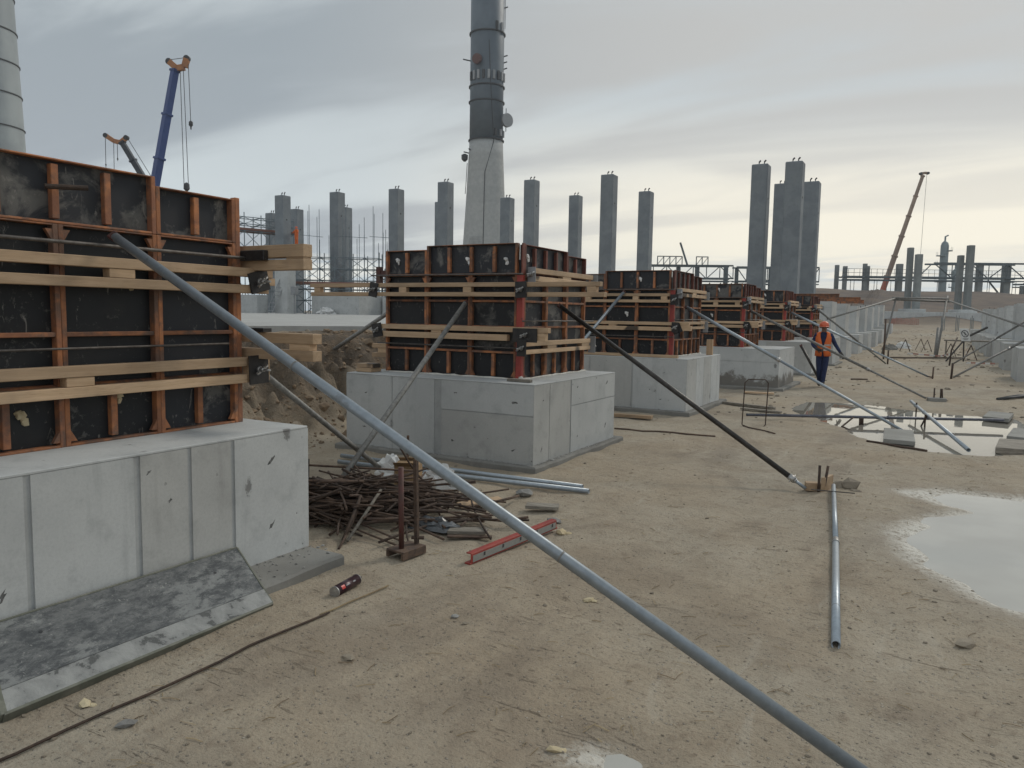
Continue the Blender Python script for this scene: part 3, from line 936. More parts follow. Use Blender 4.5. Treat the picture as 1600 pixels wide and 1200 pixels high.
for i, (x0, x1, y0, y1, z1, jr, jf, lab, pl) in enumerate(specs):
    t = thing('concrete_footing', lab, 'footing', ((x0 + x1) / 2, (y0 + y1) / 2, 0), 'footings in the left row')
    mb = MB()
    hr, hf = (), ()
    if i == 1:
        hr = [(0.63, 8.12, 9.6)]
        hf = [(0.60, -4.99, -3.7)]
    if i == 3:
        hf = [(0.66, -7, -3)]
    cast_block(mb, x0, x1, y0, y1, 0.07, z1, jf, jr, hf, hr)
    mb.build('block', ['conc_splash' if i == 3 else 'conc', 'conc_joint', 'conc_splash' if i == 3 else 'conc_b'], t)
    sc = {0: [('r', 3.50, .73), ('r', 3.50, .30), ('r', 2.62, .80), ('r', 2.75, .62), ('r', 2.58, .22), ('r', 1.85, .35)],
          1: [('f', -6.05, .72), ('f', -6.08, .30), ('f', -4.75, .80), ('f', -3.98, .74), ('f', -4.78, .25), ('f', -3.98, .22), ('r', 7.40, .76), ('r', 8.30, .84), ('r', 9.22, .83), ('r', 7.38, .23), ('r', 8.32, .24), ('r', 9.20, .28)],
          2: [('f', -4.15, .72), ('f', -4.2, .25), ('r', 13.1, .7), ('r', 14.1, .25), ('f', -5.2, .3)]}.get(i, [])
    for fc, u, z in sc:
        mb = MB()
        rr = random.uniform(0.012, 0.024)
        pts = []
        an = random.uniform(0.5, 1.1) if fc == 'r' else random.uniform(-0.2, 0.5)
        for k in range(11):
            a = 2 * math.pi * k / 11
            q = rr * random.uniform(0.3, 1.2)
            du, dv = q * math.cos(a) * 2.0, q * math.sin(a) * 0.75
            du, dv = du * math.cos(an) - dv * math.sin(an), du * math.sin(an) + dv * math.cos(an)
            pts.append((x1 + 0.0006, u + du, z + dv) if fc == 'r' else (u + du, y0 - 0.0006, z + dv))
        mb.add(pts, [tuple(range(11))])
        mb.build('tie_hole_scar', 'scar', t)
    mb = MB()
    rough_slab(mb, x0 - 0.1, x1 + pl[0], y0 - pl[1], y1 + pl[2], -0.15, 0.072, 40 + i)
    mb.build('blinding_pad', 'lean', t)
    # crumbs of mortar on the pad
    mb = MB()
    for k in range(320 if i < 2 else 60):
        if random.random() < 0.6 or i == 0:
            c = (x1 + random.uniform(0.0, pl[0]) * random.random() + 0.01, random.uniform(y0, y1 + 0.05), 0.075)
        else:
            c = (random.uniform(x0, x1), y0 - random.uniform(0.0, pl[1]), 0.075)
        mb.rock(c, min(0.022, 0.004 * math.exp(random.gauss(0.3, 0.55))), 0.5)
    tag(mb.build('mortar_crumbs', 'crumb', t), kind='stuff')
    FOOT.append(t)

# ------------------------------------------------------------------ pedestal formworks
ZB, ZM, ZT = 0.945, 2.15, 2.485


def fb(mb, Mp, u0_, u1_, d0, d1, z0, z1, ch=0.003):
    mb.box(Mp(u0_, d0, z0), Mp(u1_, d1, z1), ch)


def form_panel(t, Mp, a, b, z0, z1, hz, mids, gus=True, mat='orange', ply='ply'):
    """steel-framed panel: rim frame (part), plywood sheet, ribs (sub-parts)"""
    rw, dep = 0.029, 0.052
    mb = MB()
    fb(mb, Mp, a, a + rw, -dep, 0, z0, z1)
    fb(mb, Mp, b - rw, b, -dep, 0, z0, z1)
    fb(mb, Mp, a + rw, b - rw, -dep, -0.001, z0, z0 + 0.014)
    fb(mb, Mp, a + rw, b - rw, -dep, -0.001, z1 - 0.009, z1)
    if gus:
        g = 0.055
        for zc, sz in ((z0 + 0.028, 1), (z1 - 0.028, -1)):
            for uc, su in ((a + rw, 1), (b - rw, -1)):
                p = [Mp(uc, -0.004, zc), Mp(uc + su * g * 0.7, -0.004, zc), Mp(uc, -0.004, zc + sz * g * 1.2)]
                off = Vector(Mp(uc, -0.03, zc)) - Vector(Mp(uc, -0.004, zc))
                mb.prism(p, off)
    fr = mb.build('form_panel', mat, t)
    mb = MB()
    fb(mb, Mp, a + 0.004, b - 0.004, -dep - 0.018, -dep - 0.001, z0 + 0.004, z1 - 0.004, 0)
    mb.build('plywood', ply, fr)
    for zc in hz:
        mb = MB()
        fb(mb, Mp, a + rw, b - rw, -dep, -0.006, zc - 0.013, zc + 0.013)
        mb.build('rib', mat, fr)
    for (zz0, zz1, uc) in mids:
        mb = MB()
        fb(mb, Mp, uc - 0.02, uc + 0.02, -dep, -0.012, zz0, zz1)
        mb.build('rib', mat, fr)
    return fr


def timber(t, Mp, u0_, u1_, d0, d1, z0, z1, mat):
    mb = MB()
    fb(mb, Mp, u0_, u1_, d0, d1, z0, z1, 0.003)
    return mb.build('timber_beam', mat, t)


def clamp(t, c, n, sz=(0.075, 0.095), tilt=0.0, mat='black'):
    """bearing plate with wing nut; n = outward unit normal (axis aligned, horizontal)"""
    c, n = Vector(c), Vector(n)
    s = Vector((0, 0, 1)).cross(n)
    upv = Vector((0, 0, 1))
    s, upv = s * math.cos(tilt) + upv * math.sin(tilt), upv * math.cos(tilt) - s * math.sin(tilt)
    mb = MB()
    mb.obox(c, n * 0.007, s * sz[0], upv * sz[1], 0.002)
    p = mb.build('clamp_plate', mat, t)
    mb = MB()
    mb.tube(c + n * 0.007, c + n * 0.022, 0.026, 0.022, 10)
    mb.tube(c + n * 0.022, c + n * 0.055, 0.016, 0.014, 8)
    for q in (-1, 1):
        mb.obox(c + n * 0.035 + (s * q * 0.03 + upv * q * 0.018), n * 0.009, (s + upv * 0.5) * 0.018, (upv - s * 0.5) * 0.008, 0.003)
    mb.tube(c + n * 0.05, c + n * 0.11, 0.0085, 0.0085, 6)
    mb.build('wing_nut', 'nut', p, smooth=True)
    return p


def rod(t, p0, p1, r=0.009):
    mb = MB()
    mb.tube(p0, p1, r, r, 8)
    return mb.build('tie_rod', 'rod', t, smooth=True)


XR, XL = -4.15, -6.11


def formwork(Y0, L, label, z_off=0.0, near=False, seed=0):
    rn = random.Random(seed)
    ZB = 0.914 if near else 0.945
    XL, XR = (-6.2, -4.24) if near else (-6.11, -4.15)
    t = thing('column_formwork', label, 'formwork', ((XL + XR) / 2, Y0 + L / 2, ZB + z_off), 'pedestal formworks in the left row')
    Y1 = Y0 + L
    front = lambda u, d, z: (XL + u, Y0 - d, z + z_off)
    right = lambda u, d, z: (XR + d, Y0 + u, z + z_off)
    back = lambda u, d, z: (XL + u, Y1 + d, z + z_off)
    left = lambda u, d, z: (XL - d, Y0 + u, z + z_off)
    Wd = XR - XL
    for face, W_, name in ((front, Wd, 'f'), (right, L, 'r'), (left, L, 'l'), (back, Wd, 'b')):
        hidden = name in 'lb' or (near and name == 'f')
        a0, b0 = 0.0, W_
        if name == 'f':
            b0 = W_ - 0.075
        if name == 'r' and not near:
            a0 = 0.055
        if name in 'lb':
            a0, b0 = 0.09, W_ - 0.09
        n = 3
        pw = (b0 - a0) / n
        for k in range(n):
            a, b = a0 + k * pw + 0.0006, a0 + (k + 1) * pw - 0.0006
            uc = (a + b) / 2
            mids = [] if hidden else [(ZB + 0.028, 1.235, uc)]
            hz = [1.254, 1.545, 1.845]
            form_panel(t, face, a, b, ZB, ZM, hz if not hidden else [], mids, not hidden, ply='ply_worn' if (name == 'r' and (not near or k == 2)) else 'ply')
        # upper tier of panels, laid lying: heights differ a little
        cuts = [(0, 1), (1, 3)] if name == 'f' else ([(0, 2), (2, 3)] if name == 'r' else [(0, 3)])
        for ci, (q0, q1) in enumerate(cuts):
            a, b = a0 + q0 * pw + 0.0006, a0 + q1 * pw - 0.0006
            top = ZT - (0.05 if hidden else 0.0) + (-0.035 if (name == 'f' and ci == 0) or (name == 'r' and ci == 1) else 0.012) + rn.uniform(-0.008, 0.008)
            mids = []
            nn = (q1 - q0) * 2
            if not hidden:
                mids = [(ZM + 0.03, top - 0.028, a + (b - a) * j / nn) for j in range(1, nn)]
            form_panel(t, face, a, b, ZM + 0.002, top, [], mids, False, 'brownsteel' if (name == 'r' and not near) else 'orange', 'ply_worn')
    # red corner post where front and right face meet
    if not near:
        mb = MB()
        mb.box((XR - 0.073, Y0 - 0.004, ZB + z_off), (XR + 0.004, Y0 + 0.052, 2.14 + z_off), 0.004)
        mb.build('corner_post', 'redsteel', t)
        mb = MB()
        mb.box((XR - 0.012, Y0 - 0.012, 2.15 + z_off), (XR + 0.006, Y0 + 0.05, 2.5 + z_off), 0.004)
        mb.build('corner_post', 'brownsteel', t)
    else:
        mb = MB()
        mb.box((XR - 0.05, Y1 - 0.002, ZB + z_off), (XR + 0.002, Y1 + 0.037, 2.46 + z_off), 0.004)
        mb.build('corner_post', 'orange', t)
    zo = z_off
    blobs = [(right, 0.95, 1.185, 'x'), (right, 0.40, 1.11, 'x'), (right, 1.05, 1.86, 'x')] if near else ([(front, 0.16, 2.34, 'n'), (front, 1.20, 2.33, 'n'), (front, 1.72, 2.32, 'n'), (right, 0.2, 2.36, 'n')] if seed == 2 else [(front, 0.75 + 0.1 * seed, 1.70, 'n'), (front, 1.3, 2.33, 'n')])
    for fc, u, z, k in blobs:
        mb = MB()
        q = fc(u, -0.05, z + z_off)
        mb.rock(q, 0.030, 1.0, rn)
        q = fc(u + 0.012, -0.051, z - 0.035 + z_off)
        mb.rock(q, 0.020, 1.6, rn)
        q = fc(u - 0.02, -0.052, z + 0.015 + z_off)
        mb.rock(q, 0.022, 0.8, rn)
        mb.build('foam_blob', 'foam' if near else 'white', t)
    if near:
        # right-hand walers, long timbers at two heights
        for (za, zb_, e) in ((1.925, 1.985, 0.26), (1.812, 1.87, 0.22), (1.31, 1.372, 0.02), (1.195, 1.255, 0.02)):
            timber(t, right, -0.6, L + e, 0.006, 0.075, za + zo, zb_ + zo, 'wood_y')
        for (u, za, zb_) in ((0.93, 1.872, 1.923), (0.66, 1.257, 1.308), (2.02, 1.872, 1.923)):
            mb = MB()
            fb(mb, right, u - 0.08, u + 0.08, 0.004, 0.07, za + zo, zb_ + zo, 0.002)
            mb.build('spacer_block', 'wood_y', t)
        rod(t, (XR + 0.04, Y0 - 0.6, 2.052), (XR + 0.04, Y1 + 0.05, 2.052), 0.011)
        rod(t, (XR + 0.03, Y0 - 0.6, 1.468), (XR + 0.03, Y1 - 0.1, 1.468), 0.007)
        # far-side walers poke out beyond the corner
        Yb = Y1 + 0.085
        for (za, zb_, xe) in ((2.055, 2.14, -3.70), (1.97, 2.04, -3.70), (1.475, 1.545, -3.62), (1.36, 1.43, -3.62)):
            mb = MB()
            mb.box((-6.6, Yb, za), (xe, Yb + 0.085, zb_), 0.003)
            mb.build('timber_beam', 'wood_x', t)
        for (xa, xb, za, zb_) in ((-3.86, -3.705, 2.0405, 2.0545), (-3.84, -3.66, 1.431, 1.474), (-4.9, -4.7, 1.431, 1.474)):
            mb = MB()
            mb.box((xa, Yb + 0.005, za), (xb, Yb + 0.08, zb_), 0.001)
            mb.build('spacer_block', 'wood_x', t)
        # spacer under the top pair and the dark socket of the rod
        mb = MB()
        mb.box((-4.27, Y1 + 0.04, 2.035), (-4.02, Yb - 0.002, 2.105), 0.004)
        mb.build('rod_socket', 'black', t)
        mb = MB()
        mb.box((-4.22, Yb - 0.03, 1.548), (-4.05, Yb + 0.05, 1.575), 0.003)
        mb.build('rod_socket', 'black', t)
        clamp(t, (XR + 0.088, Y1 + 0.12, 1.895), (1, 0, 0), (0.085, 0.072), R(14))
        clamp(t, (XR + 0.105, Y1 + 0.09, 1.285), (1, 0, 0), (0.085, 0.10), R(2))
        mb = MB()
        mb.box((XR + 0.01, Y1 + 0.03, 1.20), (XR + 0.095, Y1 + 0.20, 1.37), 0.003)
        mb.build('spacer_block', 'wood_y', t)
        # stub of steel welded high on the face
        mb = MB()
        mb.tube((XR + 0.02, Y0 + 0.53, 2.34), (XR + 0.10, Y0 + 0.72, 2.352), 0.014, 0.014, 8)
        mb.build('steel_stub', 'rust', t)
        return t
    j = lambda s_=0.012: rn.uniform(-s_, s_)
    # front walers, upper pair long and lower pair
    e0, e1 = -1.2 + (0 if seed == 2 else 0.75 + j(0.15)), Wd + (1.0 if seed == 2 else 0.02 + j(0.1))
    timber(t, front, e0, e1 - 0.02, 0.006, 0.08, 2.007 + zo, 2.057 + zo, 'wood_x')
    timber(t, front, e0 + 0.01, e1 + 0.03, 0.006, 0.08, 1.895 + zo, 1.945 + zo, 'wood_x')
    timber(t, front, -0.1, Wd + 0.35 + j(0.05), 0.006, 0.08, 1.492 + zo, 1.55 + zo, 'wood_x')
    timber(t, front, -0.1, Wd - 0.15 if seed == 2 else Wd + 0.2, 0.006, 0.08, 1.392 + zo, 1.462 + zo, 'wood_x')
    for u in (0.32, 1.26, e1 - 0.12, e0 + 0.12):
        mb = MB()
        fb(mb, front, u - 0.055, u + 0.055, 0.008, 0.075, 1.9455 + zo, 2.0065 + zo, 0.002)
        mb.build('spacer_block', 'wood_x', t)
    mb = MB()
    fb(mb, front, Wd + 0.08, Wd + 0.34, 0.01, 0.076, 1.4 + zo, 1.489 + zo, 0.002)
    mb.build('spacer_block', 'wood_x', t)
    mb = MB()
    fb(mb, front, 0.75, 0.9, 0.008, 0.07, 1.4635 + zo, 1.4905 + zo, 0.002)
    mb.build('spacer_block', 'wood_x', t)
    tl = [0.03, 0.0] if seed == 2 else [j(0.06), 0.42]
    clamp(t, (XR + 0.03, Y0 - 0.092, 1.972 + zo), (0, -1, 0), (0.072, 0.092), tl[0])
    clamp(t, (XL - 0.12, Y0 - 0.092, 1.975 + zo), (0, -1, 0), (0.065, 0.09), -0.18)
    clamp(t, (XR + 0.09, Y0 - 0.092, 1.462 + zo), (0, -1, 0), (0.155, 0.078) if seed == 2 else (0.085, 0.085), tl[1])
    clamp(t, (XL - 0.06, Y0 - 0.092, 1.47 + zo), (0, -1, 0), (0.075, 0.085), 0.2)
    # right walers
    dz = 0.0 if seed == 2 else (-0.06 + j(0.02))
    rb = 0.0 if seed == 2 else 0.17
    for (za, zb_, ua, ub) in ((2.165 + dz, 2.225 + dz, 0.1, 1.80), (2.075 + dz, 2.135 + dz, 0.1, 1.83), (1.335 + rb, 1.388 + rb, -0.12, 1.76), (1.245 + rb, 1.293 + rb, -0.1, 1.76)):
        timber(t, right, ua, ub, 0.014, 0.09, za + zo, zb_ + zo, 'wood_y')
    for (u, za, zb_) in ((0.62, 1.2935 + rb, 1.3345 + rb), (1.62, 1.2935 + rb, 1.3345 + rb), (1.0, 2.1355 + dz, 2.1645 + dz)):
        mb = MB()
        fb(mb, right, u - 0.12, u + 0.12, 0.016, 0.085, za + zo, zb_ + zo, 0.002)
        mb.build('spacer_block', 'wood_y', t)
    clamp(t, (XR + 0.07, Y0 + 0.085, 2.15 + dz + zo), (0, -1, 0), (0.05, 0.085), 0.0, 'grey')
    clamp(t, (XR + 0.09, Y1 + 0.07, 2.15 + dz + zo), (0, 1, 0), (0.05, 0.08), 0.0, 'grey')
    clamp(t, (XR + 0.07, Y0 - 0.13, 1.315 + rb + zo), (0, -1, 0), (0.06, 0.09), 0.0)
    clamp(t, (XR + 0.09, Y1 + 0.04, 1.31 + rb + zo), (0, 1, 0), (0.05, 0.11), 0.0, 'grey')
    rod(t, (XL - 0.2, Y0 - 0.035, 2.152 + zo), (XR + 0.02, Y0 - 0.035, 2.152 + zo))
    rod(t, (XR + 0.035, Y0 - 0.05, 1.62 + zo), (XR + 0.035, Y1 + 0.2, 1.62 + zo))
    rod(t, (XL - 0.1, Y0 - 0.035, 1.31 + zo), (XR + 0.02, Y0 - 0.035, 1.31 + zo))
    if seed < 4:
        mb = MB()
        pts = [(XL - 0.01 + (XR - XL + 0.02) * k / 24, Y0 - 0.012 + rn.uniform(-0.008, 0.006), ZB + zo + 0.008 + rn.uniform(-0.003, 0.006)) for k in range(25)]
        pts += [(XR + 0.012 + rn.uniform(-0.006, 0.008), Y0 + L * k / 22, ZB + zo + 0.008 + rn.uniform(-0.003, 0.006)) for k in range(1, 23)]
        mb.path(pts, [rn.uniform(0.008, 0.018) for _ in pts], 6)
        mb.rock((XR + 0.01, Y0 - 0.02, ZB + zo + 0.02), 0.03, 0.9, rn)
        mb.build('sealing_foam', 'sealfoam', t, smooth=True)
    # stub ends of the left and back walers showing past the corners
    if seed == 2:
        for (za, zb_, xa, ya) in ((1.475, 1.535, -7.35, 9.45), (1.39, 1.45, -7.35, 9.45), (1.19, 1.25, -7.05, 8.5), (1.06, 1.12, -7.05, 8.5)):
            mb = MB()
            mb.box((xa, ya, za), (XL - 0.01, ya + 0.085, zb_), 0.003)
            mb.build('timber_beam', 'wood_x', t)
        mb = MB()
        mb.box((-6.95, 8.505, 1.122), (-6.6, 8.58, 1.188), 0.003)
        mb.build('spacer_block', 'wood_x', t)
        mb = MB()
        mb.box((XL - 0.32, Y0 + 0.2, 2.06), (XL - 0.25, Y0 + 0.26, 2.28), 0.003)
        mb.box((XL - 0.25, Y0 + 0.21, 2.15), (XL - 0.01, Y0 + 0.25, 2.23), 0.003)
        mb.build('angle_bracket', 'darkrust', t)
    return t


formwork(1.86, 1.815, 'nearest black and orange pedestal formwork, cut off by the left edge of the photo', near=True, seed=1)
formwork(7.63, 1.77, 'black and orange pedestal formwork standing in front of the tall chimney', seed=2)
formwork(13.29, 1.77, 'pedestal formwork third from the near end, right of the one in front of the chimney', 0.025, seed=3)
formwork(18.95, 1.77, 'pedestal formwork fourth from the near end, above the footing with dark soil splashes', 0.03, seed=4)
formwork(24.62, 1.77, 'pedestal formwork just left of the worker, in front of the pair of tall columns', 0.05, seed=5)
formwork(30.29, 1.77, 'farthest pedestal formwork, right behind the head of the worker', 0.05, seed=6)

# ------------------------------------------------------------------ finished stepped footings, both rows
def stepped(x0, x1, px0, px1, y0, side):
    t = thing('stepped_footing', '', 'footing', ((x0 + x1) / 2, y0 + 1.15, 0))
    mb = MB()
    cast_block(mb, x0, x1, y0, y0 + 2.3, -0.1, 0.95, [((x0 + x1) / 2, .02)], [(y0 + 0.8, .02), (y0 + 1.5, .02)], (), (), [(y0 + 0.8, .02), (y0 + 1.5, .02)])
    mb.build('block', ['conc', 'conc_joint', 'conc_b'], t)
    mb = MB()
    cast_block(mb, px0, px1, y0 + 0.42, y0 + 2.15, 0.951, 2.47, [(px0 + 0.65, .015), (px0 + 1.3, .015)], [(y0 + 1.2, .02)], [(2.2, -99, 99)], (), [(y0 + 1.2, .02)])
    mb.build('pedestal', ['conc', 'conc_joint', 'conc_b'], t)
    for k in range(3):
        mb = MB()
        x = px0 + 0.4 + 0.6 * k
        mb.tube((x, y0 + 1.2, 2.47), (x, y0 + 1.2, 2.60), 0.02, 0.02, 6)
        mb.build('anchor_bolt', 'rust', t)
    return t


def rise(x, y):
    return max(0.0, gz(x, y))


lf = ['first finished stepped footing beyond the formworks, behind the worker', 'second finished stepped footing in the left row, counted from the worker', 'third finished stepped footing in the left row, counted from the worker', 'fourth finished stepped footing in the left row, counted from the worker', 'fifth finished stepped footing in the left row, counted from the worker', 'sixth finished stepped footing in the left row, small with distance', 'farthest finished stepped footing at the end of the left row']
proto = stepped(-6.36, -3.45, XL, XR, 35.5, 1)
for i in range(7):
    o = proto if i == 0 else copy_tree(proto)
    y = 35.5 + PITCH_Y * i
    o.location.y = y + 1.15
    o.location.z = max(0, 1.45 * float(sstep(48, 82, 2.2 + 0.873 * y))) * 0.75
    tag(o, lf[i], 'footing', 'finished footings in the left row')
rf = ['footing block at the right edge of the photo, nearest of the right row', 'second footing of the right row, counted from the near end', 'third footing of the right row, counted from the near end', 'fourth footing of the right row, counted from the near end', 'fifth footing of the right row, counted from the near end', 'sixth footing of the right row, beside the warning sign', 'seventh footing of the right row, small with distance', 'farthest footing at the end of the right row']
proto = stepped(2.02, 4.9, 2.75, 4.7, 26.1, -1)
for i in range(8):
    o = proto if i == 0 else copy_tree(proto)
    y = 26.1 + PITCH_Y * i
    o.location.y = y + 1.15
    o.location.z = 1.45 * float(sstep(48, 82, -1.2 + 0.873 * y)) * 0.75
    tag(o, rf[i], 'footing', 'finished footings in the right row')
# orange steel beams resting on the first finished pedestals
for i, (y, xa, xb, lab) in enumerate([(36.9, -6.6, -4.0, 'orange steel beam resting on the pedestal behind the worker'), (42.6, -6.9, -3.6, 'orange steel beam on the pedestal second behind the worker'), (48.3, -6.6, -3.9, 'orange steel beam on the pedestal third behind the worker')]):
    def f(mb):
        for z in (2.62, 2.80):
            mb.box((xa, y, z), (xb, y + 0.16, z + 0.03), 0.004)
        mb.box((xa, y + 0.06, 2.65), (xb, y + 0.1, 2.80))
    mesh1('steel_beam', 'orange', f, lab, 'beam', 'orange beams on the finished pedestals')

# ------------------------------------------------------------------ props and pipes
def prop(label, p0, p1, r, mat='galv', split=None, thin=0.7, group='raking props of the formworks', name='raking_prop', head=True, thin_mat=None):
    """tubular raking prop from top p0 to foot p1; split = fraction where the inner tube starts"""
    p0, p1 = Vector(p0), Vector(p1)
    d = (p1 - p0)
    dn = d.normalized()
    t = thing(name, label, 'prop', tuple(p1), group)
    mb = MB()
    if split is None:
        mb.tube(p0, p1, r, r, 20, hollow=0.08)
        mb.build('outer_tube', mat, t, smooth=True)
    else:
        s = p0 + d * split
        mb.tube(p0, s, r, r, 20, hollow=0.03)
        mb.build('outer_tube', mat, t, smooth=True)
        mb = MB()
        mb.tube(s - dn * 0.05, p1, r * thin, r * thin, 14)
        mb.build('inner_tube', thin_mat or mat, t, smooth=True)
        mb = MB()
        mb.tube(s - dn * 0.035, s + dn * 0.03, r * 1.22, r * 1.22, 16)
        mb.tube(s + dn * 0.03, s + dn * 0.05, r * 1.05, r * 0.8, 16)
        a = dn.orthogonal().normalized()
        mb.tube(s - a * r * 1.9, s + a * r * 1.9, r * 0.2, r * 0.2, 6)
        mb.build('collar', 'nut', t, smooth=True)
    if head:
        q = p0 + Vector((-0.05, 0, 0.01))
        mb = MB()
        mb.obox(p0 - dn * 0.01, dn * 0.03, dn.orthogonal().normalized() * r * 1.02, dn.cross(dn.orthogonal().normalized()) * r * 0.5, 0.004)
        mb.build('head_lug', 'darkrust', t)
    return t


big0, big1 = Vector((-4.14, 2.73, 2.10)), Vector((-0.01, 2.88, 0.02))
tb = prop('long galvanised prop crossing the foreground from upper left to the bottom edge', big0, big1, 0.0262)
dn = (big1 - big0).normalized()
for fr in (0.325, 0.68):
    mb = MB()
    c = big0 + (big1 - big0) * fr
    mb.tube(c - dn * 0.004, c + dn * 0.004, 0.0272, 0.0272, 20)
    mb.build('weld_seam', 'pipe_grey', tb, smooth=True)
prop('dark steel prop from the right face of the chimney-side formwork to the two wooden wedges', (-4.07, 8.47, 1.80), (-1.06, 7.87, 0.03), 0.0275, 'pipe_dark', 0.955, 0.6, thin_mat='galv')
prop('grey prop leaning from the front of the chimney-side formwork down onto the rebar heap', (-4.87, 7.56, 1.82), (-4.42, 4.80, 0.16), 0.027, 'pipe_grey', None)
prop('brown grey prop from the hidden side of the nearest formwork down behind the rebar heap', (-4.40, 3.86, 1.36), (-4.70, 5.95, 0.06), 0.023, 'pipe_grey', None)
prop('grey prop between the soil bank and the left side of the chimney-side formwork', (-7.20, 9.2, 1.75), (-8.9, 9.3, 0.86), 0.032, 'pipe_grey', None)
prop('grey prop in front of the third formwork, seen right of the chimney-side one', (-5.07, 13.18, 2.12), (-6.05, 11.2, 0.03), 0.028, 'galv', None)
prop('galvanised prop from the third formwork to the near puddle edge beside a paving slab', (-4.07, 13.81, 1.87), (-0.33, 12.97, -0.02), 0.029, 'galv', 0.46, 0.8)
prop('grey prop from the fourth formwork to the concrete foot with three pins', (-4.07, 19.28, 1.86), (-0.17, 18.42, 0.05), 0.030, 'pipe_grey', 0.70, 0.78)
prop('light prop passing behind the helmet of the worker to the single black peg', (-4.07, 25.03, 1.88), (-0.22, 25.93, 0.03), 0.034, 'galv', 0.6, 0.8)
prop('prop from the farthest formwork to the short peg in the aisle', (-4.07, 30.8, 2.06), (-1.74, 32.6, 0.03), 0.036, 'pipe_grey', 0.6, 0.8)
prop('dark prop leaning on the footing beside the left leg of the worker', (-3.15, 21.2, 0.98), (-2.62, 21.3, 0.02), 0.035, 'pipe_dark', None)
prop('upper of two props rising to the right edge behind the black peg', (2.75, 34.1, 1.72), (0.48, 33.7, 0.03), 0.036, 'pipe_grey', 0.4, 0.8)
prop('lower of two props rising to the right edge from the black peg', (2.75, 27.4, 1.50), (0.44, 26.15, 0.03), 0.036, 'pipe_grey', 0.4, 0.8)
prop('prop from the finished left pedestals up to the pipe portal', (-4.1, 34.2, 1.70), (-1.99, 42.72, 2.79), 0.04, 'pipe_grey', None, head=False)
prop('prop from the pipe portal down to the right row of footings', (0.24, 43.96, 2.73), (2.75, 32.6, 1.50), 0.04, 'pipe_grey', None, head=False)


def portal(mb):
    mb.tube((-2.15, 42.6, 2.72), (0.35, 44.0, 2.66), 0.05, 0.05, 8)
    mb.tube((-2.15, 42.5, 2.80), (0.30, 43.8, 2.80), 0.045, 0.045, 8)
    mb.tube((-1.99, 42.7, 2.82), (-2.44, 42.2, 0.0), 0.045, 0.045, 8)
    mb.tube((0.24, 43.96, 2.95), (-0.06, 41.3, -0.02), 0.05, 0.05, 8)
    mb.tube((-0.05, 42.0, 1.35), (-0.11, 41.2, 0.0), 0.075, 0.075, 8)


mesh1('pipe_portal', 'pipe_grey', portal, 'leaning portal frame of grey pipes across the far aisle', 'pipe frame', smooth=True)


def pipe_pts(name, label, pts, r, mat, cat='pipe', group=None, collars=()):
    t = thing(name, label, cat, pts[0], group)
    mb = MB()
    mb.tube(pts[0], pts[1], r, r, 18, hollow=0.12)
    mb.build('tube', mat, t, smooth=True)
    a, b = Vector(pts[0]), Vector(pts[1])
    d = (b - a).normalized()
    for fr, k in collars:
        c = a + (b - a) * fr
        mb = MB()
        mb.tube(c - d * 0.02, c + d * 0.02, r * k, r * k, 18)
        mb.build('collar', mat, t, smooth=True)
    return t


# telescopic prop lying on the ground, right of centre
t = thing('telescopic_prop', 'galvanised telescopic prop lying on the ground towards the camera, open end near', 'prop', (-0.6, 6, 0))
a, b, c2 = Vector((-0.37, 4.12, 0.03)), Vector((-0.585, 6.05, 0.035)), Vector((-0.82, 7.98, 0.07))
for nm, p, q, r, mt in (('outer_tube', a, b, 0.0235, 'galv'), ('inner_tube', b, c2, 0.0205, 'galv')):
    mb = MB()
    mb.tube(p, q, r, r, 24, hollow=0.15)
    mb.build(nm, mt, t, smooth=True)
d = (b - a).normalized()
mb = MB()
mb.tube(b - d * 0.03, b + d * 0.09, 0.027, 0.0245, 24)
mb.build('collar', 'nut', t, smooth=True)
mb = MB()
mb.tube(a + d * 0.55, a + d * 0.556, 0.0242, 0.0242, 24)
mb.build('weld_seam', 'pipe_grey', t, smooth=True)
mb = MB()
mb.tube((-0.98, 7.62, 0.08), (-0.60, 7.66, 0.085), 0.006, 0.006, 6)
mb.build('locking_pin', 'rod', t)

pipe_pts('steel_pipe', 'rear of the two long grey pipes lying in front of the chimney-side footing', [(-5.9, 6.57, 0.05), (-2.93, 6.68, 0.04)], 0.024, 'galv', group='long pipes beside the chimney-side footing')
pipe_pts('steel_pipe', 'front of the two long grey pipes, reaching farther right across the sand', [(-5.7, 6.30, 0.045), (-2.82, 6.58, 0.03)], 0.024, 'galv', group='long pipes beside the chimney-side footing')
pipe_pts('steel_pipe', 'long purplish grey pipe lying across the bright puddle', [(-2.76, 13.05, 0.07), (1.0, 14.70, 0.10)], 0.024, 'pipe_blue', collars=[(0.52, 1.35), (0.56, 1.35)])
pipe_pts('steel_pipe', 'short grey pipe slanting out of the bright puddle, open end near', [(-0.39, 15.95, 0.20), (0.42, 11.42, 0.035)], 0.027, 'galv', collars=[(0.12, 1.3), (0.3, 1.25)])


def frame_x(mb):
    mb.path([(-1.15, 13.55, 0.10), (-1.28, 13.2, -0.02), (-1.05, 12.8, -0.05)], 0.016, 6)
    mb.beam((-1.04, 13.7, 0.08), (-1.04, 13.72, -0.08), 0.07, 0.02)


mesh1('bent_bracket', 'rust', frame_x, 'bent rusty bracket under the purplish pipe in the puddle', 'bracket')


def rod_support(mb):
    mb.tube((-0.12, 14.05, -0.1), (-0.12, 14.05, 0.17), 0.014, 0.014, 6)
    mb.tube((-0.20, 14.1, -0.1), (-0.10, 14.15, 0.15), 0.014, 0.014, 6)
    mb.tube((-0.28, 15.3, -0.1), (-0.28, 15.3, 0.24), 0.012, 0.012, 6)


